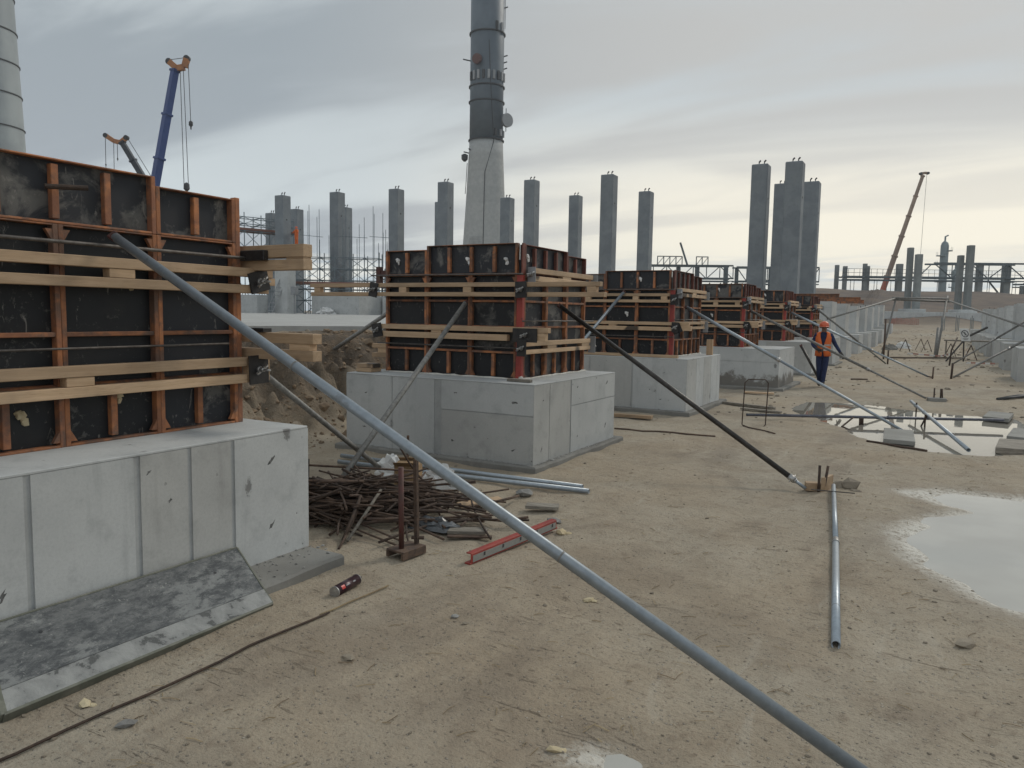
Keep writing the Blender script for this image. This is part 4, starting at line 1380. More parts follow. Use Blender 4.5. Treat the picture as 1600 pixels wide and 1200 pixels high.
mesh1('pipe_support', 'rust', rod_support, 'short rusty bars propping the crossing pipes in the puddle', 'support')


def rebar(name, label, pts, r, mat='rust', cat='rebar', group=None):
    mb = MB()
    mb.path(pts, r, 6)
    return tag(mb.build(name, mat, smooth=True), label, cat, group)


def wander(p0, p1, n=8, amp=0.01, h=0.012):
    out = []
    for i in range(n + 1):
        k = i / n
        x, y = p0[0] + (p1[0] - p0[0]) * k, p0[1] + (p1[1] - p0[1]) * k
        x += random.uniform(-amp, amp)
        y += random.uniform(-amp, amp)
        out.append((x, y, gz(x, y) + h))
    return out


rebar('rebar', 'long thin rusty rod lying in the left foreground below the leaning panel', wander((-2.955, 1.30), (-2.88, 3.10), 10, 0.002, 0.012), 0.0065)
rebar('rebar', 'pale straw-coloured rod tip just right of the spray can', wander((-2.90, 3.05), (-2.875, 3.62), 5, 0.003, 0.012), 0.005, 'straw')
rebar('rebar', 'dark rusty rod on the sand right of the chimney-side footing', wander((-4.16, 10.61), (-2.71, 10.83), 7, 0.01), 0.012)
rebar('rebar', 'dark rod at the front edge of the bright puddle', wander((-0.8, 11.69), (-0.05, 11.23), 5, 0.004, 0.016), 0.016)
rebar('rebar', 'thin dark rod on the sand in front of the wire hoop', wander((-2.62, 12.15), (-2.0, 11.45), 5, 0.005), 0.01)
rebar('rebar', 'curved dark rod lying across the aisle beyond the worker', wander((-1.95, 37.5), (0.9, 40.4), 8, 0.06, 0.03), 0.03)
rebar('rebar', 'short rusty bar on the ground right of the feet of the worker', wander((-2.1, 23.4), (-1.7, 23.7), 4, 0.005, 0.02), 0.022)

# wire hoop standing on the ground
mb = MB()
hp = []
hb = Vector((-2.62, 12.1, 0))
ux = Vector((0.87, 0.42, 0)).normalized()
wv, hv = 0.36, 0.76
cr = 0.05
prof = [(cr, 0), (wv - cr, 0), (wv, cr), (wv, hv - cr), (wv - cr, hv), (cr, hv), (0, hv - cr), (0, cr)]
for u, z in prof:
    hp.append(hb + ux * u + Vector((0.02 * z, 0.04 * z, z - 0.02)))
mb.path(hp, 0.009, 6, closed=True)
tag(mb.build('rebar_hoop', 'rust', smooth=True), 'rectangular hoop of bent rebar standing upright on the sand', 'rebar hoop')

# pegs and feet of the props
def peg(label, pts, r=0.012):
    mb = MB()
    for p in pts:
        mb.tube(p[0], p[1], r, r, 8)
    return tag(mb.build('steel_peg', 'rust', smooth=True), label, 'peg', 'pegs holding the feet of the props')


peg('left of two rusty pegs at the wooden wedges', [((-0.945, 7.90, -0.05), (-0.945, 7.90, 0.27))], 0.013)
peg('right, leaning one of two rusty pegs at the wooden wedges', [((-0.91, 7.93, -0.05), (-0.875, 7.95, 0.265))], 0.013)
peg('leftmost of three pegs in the concrete foot of the fourth prop', [((-0.02, 18.40, 0.0), (-0.02, 18.40, 0.28))], 0.015)
peg('middle of three pegs in the concrete foot of the fourth prop', [((0.10, 18.40, 0.0), (0.10, 18.42, 0.27))], 0.015)
peg('rightmost of three pegs in the concrete foot of the fourth prop', [((0.14, 18.42, 0.0), (0.12, 18.42, 0.27))], 0.015)
peg('black peg standing alone at the foot of the light prop', [((-0.10, 25.65, -0.05), (-0.09, 25.65, 0.34)), ((-0.20, 25.9, 0.03), (-0.09, 25.66, 0.03))], 0.022)
peg('peg at the foot of the prop from the farthest formwork', [((-1.66, 32.4, -0.05), (-1.66, 32.4, 0.55))], 0.03)
peg('lower black peg where two right-hand props meet the ground', [((0.38, 26.0, -0.05), (0.40, 26.0, 0.46))], 0.03)
peg('upper black peg behind the right-hand props', [((0.40, 33.4, -0.05), (0.44, 33.4, 0.62)), ((0.44, 33.4, 0.6), (0.62, 34.4, 1.05))], 0.03)
peg('slim rusty post left of the far pipe portal', [((-2.05, 36.6, -0.05), (-2.05, 36.6, 1.75))], 0.035)


def wedge1(mb):
    mb.obox((-1.0, 7.95, 0.045), (0.075, 0.02, 0.0), (-0.012, 0.04, 0), (0.0, 0, 0.042), 0.004)


def wedge2(mb):
    mb.obox((-0.885, 8.02, 0.075), (0.02, 0.005, 0), (0.025, 0.11, 0), (0.0, 0.0, 0.075), 0.004)


mesh1('wood_block', 'wood_x', wedge1, 'low wooden wedge under the foot of the dark prop', 'wood block')
mesh1('wood_block', 'wood_y', wedge2, 'upright wooden block right of the rusty pegs', 'wood block')


def lumps(mb):
    rn = random.Random(5)
    mb.rock((-0.80, 8.22, 0.02), 0.10, 0.75, rn)
    mb.rock((-0.70, 8.20, 0.03), 0.10, 0.9, rn)
    mb.rock((-0.63, 8.10, 0.0), 0.06, 0.6, rn)


mesh1('concrete_lump', 'clod', lumps, 'dark lump of soil and concrete at the top of the lying prop', 'lump')
mesh1('concrete_lump', 'paver', lambda mb: mb.obox((0.03, 18.40, 0.02), (0.17, 0.03, 0), (-0.02, 0.13, 0), (0, 0, 0.055), 0.01), 'concrete foot block holding three pegs in the aisle', 'concrete block')

# paving slabs at the puddle
def paver(label, c, ax, ay, th=0.05, mat='paver', tilt=(0, 0)):
    mb = MB()
    ax, ay = Vector((*ax, tilt[0])), Vector((*ay, tilt[1]))
    n = ax.cross(ay).normalized()
    mb.obox(c, ax, ay, n * th, 0.006)
    return tag(mb.build('paving_slab', mat), label, 'paving slab', 'slabs laid in the bright puddle')


paver('paving slab at the front of the bright puddle, beside the foot of a prop', (-0.43, 12.36, 0.01), (0.20, -0.01), (-0.03, 0.60), 0.032)
paver('paving slab at the back right of the bright puddle', (1.0, 15.95, 0.02), (0.19, -0.06), (0.07, 0.50), 0.036)
paver('paving slab at the right edge of the photo, middle one of the puddle', (1.22, 13.58, 0.015), (0.20, -0.05), (0.08, 0.55), 0.036)
paver('paving slab with a reddish front edge at the right edge of the photo', (1.08, 12.25, 0.015), (0.30, 0.03), (0.05, 0.48), 0.042, 'oldwood')

# red steel channel lying in the foreground
t = thing('steel_channel', 'red steel channel lying open side towards the camera on the sand', 'steel channel', (-2.62, 4.8, 0))
p0, p1 = Vector((-2.67, 4.25, 0.0)), Vector((-2.56, 5.33, 0.0))
dd = (p1 - p0).normalized()
sd = Vector((dd.y, -dd.x, 0))
mb = MB()
mb.obox((p0 + p1) / 2 + Vector((0, 0, 0.047)), dd * 0.545, sd * 0.004, Vector((0, 0, 0.034)), 0.002)
mb.obox((p0 + p1) / 2 + Vector((0, 0, 0.081)) - sd * 0.02, dd * 0.545, sd * 0.022, Vector((0, 0, 0.004)), 0.001)
mb.obox((p0 + p1) / 2 + Vector((0, 0, 0.014)) - sd * 0.02, dd * 0.56, sd * 0.024, Vector((0, 0, 0.005)), 0.001)
mb.build('channel', 'redsteel', t)
mb = MB()
mb.obox((p0 + p1) / 2 + Vector((0, 0, 0.043)) + sd * 0.0055, dd * 0.53, sd * 0.0012, Vector((0, 0, 0.023)))
mb.build('dusty_web', 'paver', t)
for k in range(5):
    c = p0 + dd * (0.14 + 0.22 * k) + sd * 0.0085 + Vector((0, 0, 0.052))
    mb = MB()
    mb.obox(c, dd * 0.007, sd * 0.0015, Vector((0, 0, 0.012)))
    mb.build('slot', 'dark', t)

# foam spray can
t = thing('spray_can', 'dark maroon foam spray can lying on its side on the sand', 'spray can', (-3.06, 3.45, 0))
c0, c1 = Vector((-3.045, 3.325, 0.036)), Vector((-3.085, 3.615, 0.036))
d = (c1 - c0).normalized()
mb = MB()
mb.tube(c0 + d * 0.005, c0 + d * 0.235, 0.0325, 0.0325, 28)
mb.build('body', 'canwall', t, smooth=True)
mb = MB()
mb.tube(c0 - d * 0.002, c0 + d * 0.007, 0.0338, 0.0338, 28)
mb.tube(c0 + d * 0.235, c0 + d * 0.241, 0.0336, 0.0336, 28)
mb.tube(c0 + d * 0.241, c0 + d * 0.262, 0.031, 0.019, 24)
mb.build('rim', 'nut', t, smooth=True)
mb = MB()
mb.tube(c0 - d * 0.0025, c0 - d * 0.003, 0.029, 0.029, 24)
mb.build('bottom', 'nut', t)
mb = MB()
mb.tube(c0 + d * 0.262, c0 + d * 0.285, 0.009, 0.007, 10)
mb.build('valve', 'dark', t)
side = d.cross(Vector((0, 0, 1))).normalized()
vw = (Vector((0, 0, 1.7)) - c0).normalized()
nn = (vw - d * vw.dot(d)).normalized()
tt = d.cross(nn)
for nm, mt, s0, w_, h_ in (('red_label', 'canred', 0.055, 0.017, 0.012), ('pale_label', 'grey', 0.105, 0.02, 0.003), ('pale_label', 'grey', 0.17, 0.012, 0.004)):
    mb = MB()
    a = [c0 + d * (s0 + q * w_) + 0.0331 * (nn * math.cos(g) + tt * math.sin(g)) for q in (-1, 1) for g in [h_ / 0.033 * k / 3 for k in range(-3, 4)]]
    mb.add(a, [(k, k + 1, k + 8, k + 7) for k in range(6)])
    mb.build(nm, mt, t)

# smeared form panel leaning on the nearest footing
t = thing('form_panel_offcut', 'cement-smeared dark formwork panel leaning on the pad of the nearest footing at lower left', 'form panel', (-3.45, 2.3, 0))
pb0, pb1 = Vector((-3.235, 1.60, 0.035)), Vector((-3.245, 3.02, 0.03))
pt0, pt1 = Vector((-3.70, 1.72, 0.255)), Vector((-3.70, 3.19, 0.235))
ex = ((pb1 - pb0) + (pt1 - pt0)) / 2
ew = ((pt0 - pb0) + (pt1 - pb1)) / 2
nv = ex.cross(ew).normalized()
if nv.z < 0:
    nv = -nv
cc = (pb0 + pb1 + pt0 + pt1) / 4
mb = MB()
k = 0.24
e0, e1 = ew * (-0.5 + k), ew * 0.5
mb.obox(cc + ew * (k / 2) - nv * 0.009, ex * 0.5, ew * (0.5 - k / 2) * 0.985, nv * 0.009, 0.002)
mb.build('face_sheet', 'panelface', t)
mb = MB()
mb.obox(cc - ew * (0.5 - k / 2) - nv * 0.0055, ex * 0.5, ew * k / 2 * 0.985, nv * 0.009, 0.002)
mb.build('edge_strip', 'panelstrip', t)
for nm, c, a, b_ in (('rim', cc + ew * 0.5, ex * 0.5, ew.normalized() * 0.006), ('rim', cc - ew * 0.5, ex * 0.5, ew.normalized() * 0.008), ('rim', cc + ex * 0.5, ew * 0.49, ex.normalized() * 0.006), ('rim', cc - ex * 0.5, ew * 0.5, ex.normalized() * 0.014)):
    mb = MB()
    mb.obox(c - nv * 0.022, a, b_, nv * 0.026, 0.002)
    mb.build(nm, 'panelrim', t)
for f in (0.16, 0.84):
    mb = MB()
    q = cc + ex * (f - 0.5) + ew * 0.22
    mb.tube(q, q + nv * 0.0015, 0.009, 0.009, 12)
    mb.build('tie_hole', 'dark', t)

# twin-post steel stand in the rebar heap
t = thing('steel_stand', 'rusty stand of two upright posts on a small steel base beside the rebar heap', 'steel stand', (-3.25, 4.3, 0))
mb = MB()
mb.obox((-3.185, 4.21, 0.05), (0.085, -0.012, 0), (0.012, 0.115, 0), (0, 0, 0.007), 0.002)
for q in (-1, 1):
    mb.obox(Vector((-3.185, 4.21, 0.022)) + q * Vector((0.074, -0.011, 0)), (0.011, -0.002, 0), (0.012, 0.118, 0), (0, 0, 0.022), 0.002)
mb.build('base_plate', 'rust', t)
mb = MB()
mb.tube((-3.19, 4.16, 0.055), (-3.20, 4.165, 0.63), 0.019, 0.019, 12)
mb.build('post', 'darkrust', t, smooth=True)
mb = MB()
mb.tube((-3.165, 4.305, 0.055), (-3.18, 4.31, 0.66), 0.019, 0.019, 4)
mb.build('post', 'rust', t)
mb = MB()
mb.tube((-3.20, 4.29, 0.10), (-3.12, 4.33, 0.10), 0.013, 0.013, 8)
mb.build('bolt', 'rust', t)
mesh1('steel_peg', 'rust', lambda mb: mb.tube((-4.62, 6.12, -0.02), (-4.62, 6.13, 0.46), 0.013, 0.013, 8), 'slim rusty peg standing behind the cardboard box', 'peg')
mesh1('steel_peg', 'rust', lambda mb: mb.tube((-5.30, 5.42, -0.02), (-5.30, 5.43, 0.26), 0.012, 0.012, 8), 'short peg standing at the back left of the rebar heap', 'peg')

# rebar heap: every offcut a bar of its own
bars = []
for k in range(7):
    mb = MB()
    Lb = [0.35, 0.5, 0.65, 0.8, 1.0, 1.2, 0.6][k]
    rr = [0.013, 0.009, 0.010, 0.0085, 0.010, 0.008, 0.012][k]
    bend = random.uniform(-0.05, 0.05)
    n = 4
    mb.path([(Lb * (i / n - 0.5), bend * math.sin(math.pi * i / n) + (0.12 if k == 6 and i == n else 0), 0) for i in range(n + 1)], rr, 6)
    o = mb.build('rebar_offcut', 'rust', loc=(0, 0, 0), smooth=True)
    bars.append(o)
hc = Vector((-4.15, 4.87, 0))
e1, e2 = Vector((0.87, 0.49, 0)), Vector((-0.49, 0.87, 0))
rn = random.Random(21)
for i in range(290):
    k = i if i < 7 else rn.randrange(7)
    o = bars[k] if i < 7 else bars[k].copy()
    if i >= 7:
        COL.objects.link(o)
    while True:
        u, v = rn.gauss(-0.1, 0.48), rn.gauss(0.02, 0.27)
        p = hc + e1 * u + e2 * v
        if abs(u) < 1.25 and abs(v) < 0.62 and not (p.x < -3.55 and p.y < 4.2 + 0.1):
            break
    hgt = 0.31 * math.exp(-(u / 0.8) ** 2 - (v / 0.45) ** 2)
    z = 0.015 + hgt * rn.uniform(0.12, 1.0)
    if rn.random() < 0.55:
        a = rn.gauss(0.35, 0.38)
    else:
        a = rn.uniform(-1.3, 1.9)
    o.location = (p.x, p.y, z + max(0, gz(p.x, p.y)))
    o.rotation_euler = (rn.uniform(-0.4, 0.4), rn.gauss(0, 0.10 if z < 0.1 else 0.19), a)
    # keep ends above the sand
    Lh = [0.35, 0.5, 0.65, 0.8, 1.0, 1.2, 0.6][k] / 2
    dz_ = abs(math.sin(o.rotation_euler.y)) * Lh
    if o.location.z - dz_ < 0.0:
        o.location.z = dz_ + 0.005
    tag(o, 'rusty rebar offcut in the tangled heap beside the nearest footing', 'rebar', 'rebar offcuts in the scrap heap')
# two bundled poles on top of the heap, and an under-layer of dark scrap
rebar('rebar', 'longer of two bright bars leaning steeply on the front of the rebar heap', [(-3.70, 4.18, 0.02), (-3.85, 4.75, 0.27)], 0.013, 'oldwood')
rebar('rebar', 'shorter of two bright bars leaning steeply on the front of the rebar heap', [(-3.74, 4.18, 0.02), (-3.93, 4.60, 0.24)], 0.014, 'rust')
rebar('rebar', 'long straight dark bar lying level across the top of the rebar heap', [(-5.1, 5.0, 0.30), (-3.95, 5.35, 0.31)], 0.011)

# litter at the heap: box, bag, bottle, boards, film
def box_card(mb):
    a = Vector((0.87, 0.42, 0)).normalized()
    b = Vector((-a.y, a.x, 0))
    c = Vector((-4.29, 5.70, 0.15))
    mb.obox(c, a * 0.115, b * 0.10, Vector((0, 0, 0.14)), 0.004)
    for q in (-1, 1):
        mb.obox(c + Vector((0, 0, 0.141)) + b * q * 0.13, a * 0.113, b * 0.05 + Vector((0, 0, -0.03 * q * q)), Vector((0, 0, 0.002)))


mesh1('cardboard_box', 'card', box_card, 'small brown cardboard box behind the twin-post stand', 'box')


def crumple(mb, c, sx, sy, sz, seed, n=14, m=8):
    rn = random.Random(seed)
    vs = [(c[0], c[1], c[2] + sz)]
    for i in range(1, m + 1):
        th = math.pi / 2 * i / m
        for k in range(n):
            a = 2 * math.pi * k / n
            q = rn.uniform(0.72, 1.2)
            vs.append((c[0] + sx * math.sin(th) * math.cos(a) * q, c[1] + sy * math.sin(th) * math.sin(a) * q, c[2] + max(0, sz * math.cos(th) * rn.uniform(0.7, 1.25))))
    fs = [(0, 1 + k, 1 + (k + 1) % n) for k in range(n)]
    for i in range(m - 1):
        fs += [(1 + i * n + k, 1 + (i + 1) * n + k, 1 + (i + 1) * n + (k + 1) % n, 1 + i * n + (k + 1) % n) for k in range(n)]
    mb.add(vs, fs)


mesh1('plastic_bag', 'white', lambda mb: crumple(mb, (-4.62, 5.84, 0.09), 0.16, 0.12, 0.20, 3), 'crumpled white plastic bag behind the rebar heap', 'plastic bag')
mesh1('plastic_bag', 'white', lambda mb: crumple(mb, (-4.15, 6.02, 0.02), 0.22, 0.13, 0.20, 4), 'torn white plastic sheet showing right of the cardboard box', 'plastic bag')
t = thing('plastic_bottle', 'small pale plastic bottle with blue label lying behind the rebar heap', 'bottle', (-5.0, 5.5, 0.25))
d0, d1 = Vector((-4.95, 5.60, 0.06)), Vector((-4.72, 5.70, 0.07))
dv = (d1 - d0)
mb = MB()
mb.tube(d0 + dv * 0.30, d1, 0.033, 0.033, 14)
mb.tube(d0 + dv * 0.10, d0 + dv * 0.30, 0.013, 0.033, 14)
mb.tube(d0, d0 + dv * 0.10, 0.013, 0.013, 10)
mb.build('bottle_body', 'white', t, smooth=True)
mb = MB()
mb.tube(d0 + dv * 0.62, d0 + dv * 0.82, 0.0335, 0.0335, 14)
mb.build('bottle_label', 'blueprint', t, smooth=True)
mesh1('plastic_sheet', 'film', lambda mb: crumple(mb, (-3.40, 4.86, 0.0), 0.24, 0.13, 0.08, 9), 'grey plastic film crumpled at the right foot of the rebar heap', 'plastic sheet')


def board(name, label, c, L, wd, th, ang, mat='oldwood', tilt=0.0, cat='board', group=None):
    mb = MB()
    a = Vector((math.cos(ang), math.sin(ang), tilt))
    b = Vector((-math.sin(ang), math.cos(ang), 0))
    mb.obox(c, a * L / 2, b * wd / 2, a.cross(b).normalized() * th / 2, 0.003)
    return tag(mb.build(name, mat), label, cat, group)


board('board', 'short grey board lying alone on the sand right of the rebar heap', (-2.94, 5.84, 0.028), 0.29, 0.13, 0.03, 0.38)
board('board', 'flat dark board at the right foot of the rebar heap', (-3.08, 4.85, 0.03), 0.30, 0.12, 0.025, 0.35, 'oldwood', 0.04)
board('board', 'thin rusty strip under the dark board by the rebar heap', (-3.02, 4.78, 0.012), 0.34, 0.05, 0.012, 0.5, 'rust')
board('board', 'pale offcut board behind the rebar heap, right of the twin posts', (-3.78, 5.62, 0.03), 0.36, 0.14, 0.025, 1.0, 'oldwood', 0.05)
board('board', 'pale offcut board beside the big prop, behind the rebar heap', (-3.47, 5.66, 0.03), 0.40, 0.13, 0.025, 0.9, 'wood_x', 0.06)
board('board', 'brown plank lying on the sand beside the third footing', (-4.40, 11.85, 0.055), 0.78, 0.14, 0.05, 0.1, 'wood_x')
board('board', 'small plank lying near the wire hoop before the soil-splashed footing', (-3.42, 17.4, 0.04), 0.62, 0.2, 0.03, 0.2, 'wood_x')
board('board', 'small board left on the near corner of the chimney-side footing top', (-4.02, 7.36, 0.968), 0.30, 0.06, 0.03, -0.05, 'oldwood')
board('board', 'long timber lying along the front top edge of the third footing', (-5.0, 12.98, 1.0), 2.1, 0.07, 0.05, 0.0, 'wood_x')
board('board', 'dark timber under the pipes right of the third footing', (-3.1, 14.8, 0.03), 1.1, 0.08, 0.05, -0.35, 'oldwood')
board('board', 'dark pipe-like timber right of the third footing, nearer one', (-2.75, 14.2, 0.03), 0.75, 0.1, 0.03, -0.2, 'oldwood')
for i, (x, y, z, lab) in enumerate([(-6.21, 7.42, 0.978, 'lower of two timber offcuts stacked on the left end of the chimney-side footing'), (-6.20, 7.43, 1.032, 'upper of two timber offcuts stacked on the left end of the chimney-side footing')]):
    board('timber_offcut', lab, (x, y, z), 0.24, 0.2, 0.05, 0.0, 'wood_x', cat='timber')
board('timber_offcut', 'stub of timber standing upright on the far corner of the third footing', (-3.86, 14.72, 1.12), 0.05, 0.12, 0.3, 1.57, 'wood_z', cat='timber')
board('concrete_block', 'grey slab edge sticking out of the soil bank behind the long prop', (-9.05, 10.2, 1.02), 1.1, 0.7, 0.16, 1.05, 'slab', cat='concrete block')
# stones and scraps one can point at
for lab, p, r, mt in [('grey flat stone in the left foreground below the thin rod', (-2.78, 1.81), 0.035, 'stone'), ('small grey stone on the sand below the spray can', (-2.26, 3.43), 0.025, 'stone'), ('dark clod of soil in the foreground left of the spray can tip', (-2.43, 2.75), 0.03, 'clod'), ('yellowish scrap of foam at the bottom edge of the photo', (-1.23, 2.60), 0.028, 'foam'), ('flat piece of soil at the lower right of the sand', (0.22, 4.52), 0.05, 'clod'), ('pale foam scrap on the sand below the leaning panel', (-3.10, 1.84), 0.03, 'foam'), ('crumpled straw-coloured scrap at the far end of the red channel', (-2.50, 5.30), 0.05, 'foam'), ('grey green tuft of rubble on the sand right of the grey board', (-2.68, 5.55), 0.055, 'stone'), ('broken grey chunk of concrete in front of the two long pipes', (-3.35, 6.25), 0.09, 'stone'), ('pale dried scrap on the sand below the red channel', (-1.75, 4.12), 0.03, 'foam')]:
    mb = MB()
    rn = random.Random(lab)
    mb.rock((p[0], p[1], gz(*p) + r * 0.25), r, 0.5, rn)
    if mt == 'foam':
        mb.rock((p[0] + r, p[1] + r * 0.5, gz(*p) + r * 0.1), r * 0.7, 0.35, rn)
    tag(mb.build('stone' if mt == 'stone' else ('clod' if mt == 'clod' else 'scrap'), mt), lab, 'stone' if mt != 'foam' else 'scrap')


def cable(mb):
    mb.path([(1.18, 19.5, 0.03), (1.5, 19.9, 0.05), (1.9, 20.6, 0.06), (2.6, 21.0, 0.05)], 0.03, 8)
    mb.path([(1.25, 19.65, 0.03), (1.6, 20.25, 0.07), (2.2, 20.8, 0.05)], 0.03, 8)


mesh1('cable', 'dark', cable, 'black cable bundle lying at the right edge of the aisle', 'cable', smooth=True)

# ------------------------------------------------------------------ loose gravel and straw
rn = random.Random(99)
mb = MB()
n = 0
while n < 1900:
    D = 1.8 + 14 * rn.random() ** 1.6
    lt = D * rn.uniform(-0.72, 0.72)
    x, y = 0.873 * lt - 0.488 * D, 0.488 * lt + 0.873 * D
    if x < -3.3 and any(s[0] - 0.1 < x < s[1] + 0.3 and s[2] - 0.1 < y < s[3] + 0.2 for s in specs):
        continue
    z = gz(x, y)
    if z < WATER:
        continue
    r = min(0.028, 0.0031 * math.exp(rn.gauss(0.22, 0.55)) * (1 + D * 0.05))
    if x < -6.6:
        r *= 2.2
    mb.rock((x, y, z + r * 0.2), r, 0.6, rn)
    n += 1
for k in range(1100):
    D = 13 + 55 * rn.random() ** 1.3
    x = rn.uniform(-3.4, 2.2)
    y = (D + 0.488 * x) / 0.873
    if x < -2.9 and any(s[0] - 0.1 < x < s[1] + 0.3 and s[2] - 0.1 < y < s[3] + 0.2 for s in specs):
        continue
    z = gz(x, y)
    if z < WATER + 0.004:
        continue
    # debris gathers along the footings rather than in the walked middle
    if rn.random() < 0.6 and -2.6 < x < 1.4 and y < 36:
        continue
    r = min(0.11, 0.014 * math.exp(rn.gauss(0.2, 0.6)) * (1 + D * 0.012))
    mb.rock((x, y, z + r * 0.15), r, 0.55, rn)
tag(mb.build('gravel', 'clod', loc=(0, 0, 0)), 'loose pebbles and crumbs of soil scattered on the sand', kind='stuff')
mb = MB()
for k in range(700):
    D = 1.8 + 10 * rn.random() ** 1.4
    lt = D * rn.uniform(-0.6, 0.72)
    x, y = 0.873 * lt - 0.488 * D, 0.488 * lt + 0.873 * D
    if x < -3.2:
        continue
    z = gz(x, y)
    if z < WATER:
        continue
    a = rn.gauss(0.5, 0.8)
    Ls = rn.uniform(0.02, 0.09)
    dx, dy = math.cos(a) * Ls, math.sin(a) * Ls
    mb.path([(x, y, z + 0.004), (x + dx * 0.5 + rn.uniform(-.006, .006), y + dy * 0.5 + rn.uniform(-.006, .006), gz(x + dx * .5, y + dy * .5) + 0.007), (x + dx, y + dy, gz(x + dx, y + dy) + 0.004)], rn.uniform(0.0008, 0.0022), 3)
tag(mb.build('straw_litter', 'straw', loc=(0, 0, 0)), 'bits of straw and thin twigs scattered on the sand', kind='stuff')

rn = random.Random(123)
mb = MB()
n = 0
while n < 2600:
    x, y = rn.uniform(-9.6, -6.6), rn.uniform(3.0, 13.5)
    if rn.random() > 0.35 + 0.65 * math.exp(-((x + 7.5) / 0.7) ** 2):
        continue
    r = min(0.11, 0.013 * math.exp(rn.gauss(0.15, 0.65)))
    mb.rock((x, y, gz(x, y) + r * 0.15), r, 0.75, rn)
    n += 1
tag(mb.build('soil_clods', 'bankclod', loc=(0, 0, 0)), 'clods of dug soil on the bank behind the footings', kind='stuff')

# ------------------------------------------------------------------ worker
def skin_body(name, pts, edges, radii, root, levels=2):
    me = bpy.data.meshes.new(name)
    me.from_pydata(pts, edges, [])
    o = bpy.data.objects.new(name, me)
    COL.objects.link(o)
    md = o.modifiers.new('skin', 'SKIN')
    md.use_smooth_shade = True
    sv = me.skin_vertices[0].data
    for i, r in enumerate(radii):
        sv[i].radius = r if isinstance(r, tuple) else (r, r)
        sv[i].use_root = (i == root)
    ss = o.modifiers.new('sub', 'SUBSURF')
    ss.levels = levels
    ss.render_levels = levels
    dg = bpy.context.evaluated_depsgraph_get()
    ev = o.evaluated_get(dg)
    nm = bpy.data.meshes.new_from_object(ev)
    o.modifiers.clear()
    o.data = nm
    bpy.data.meshes.remove(me)
    return o


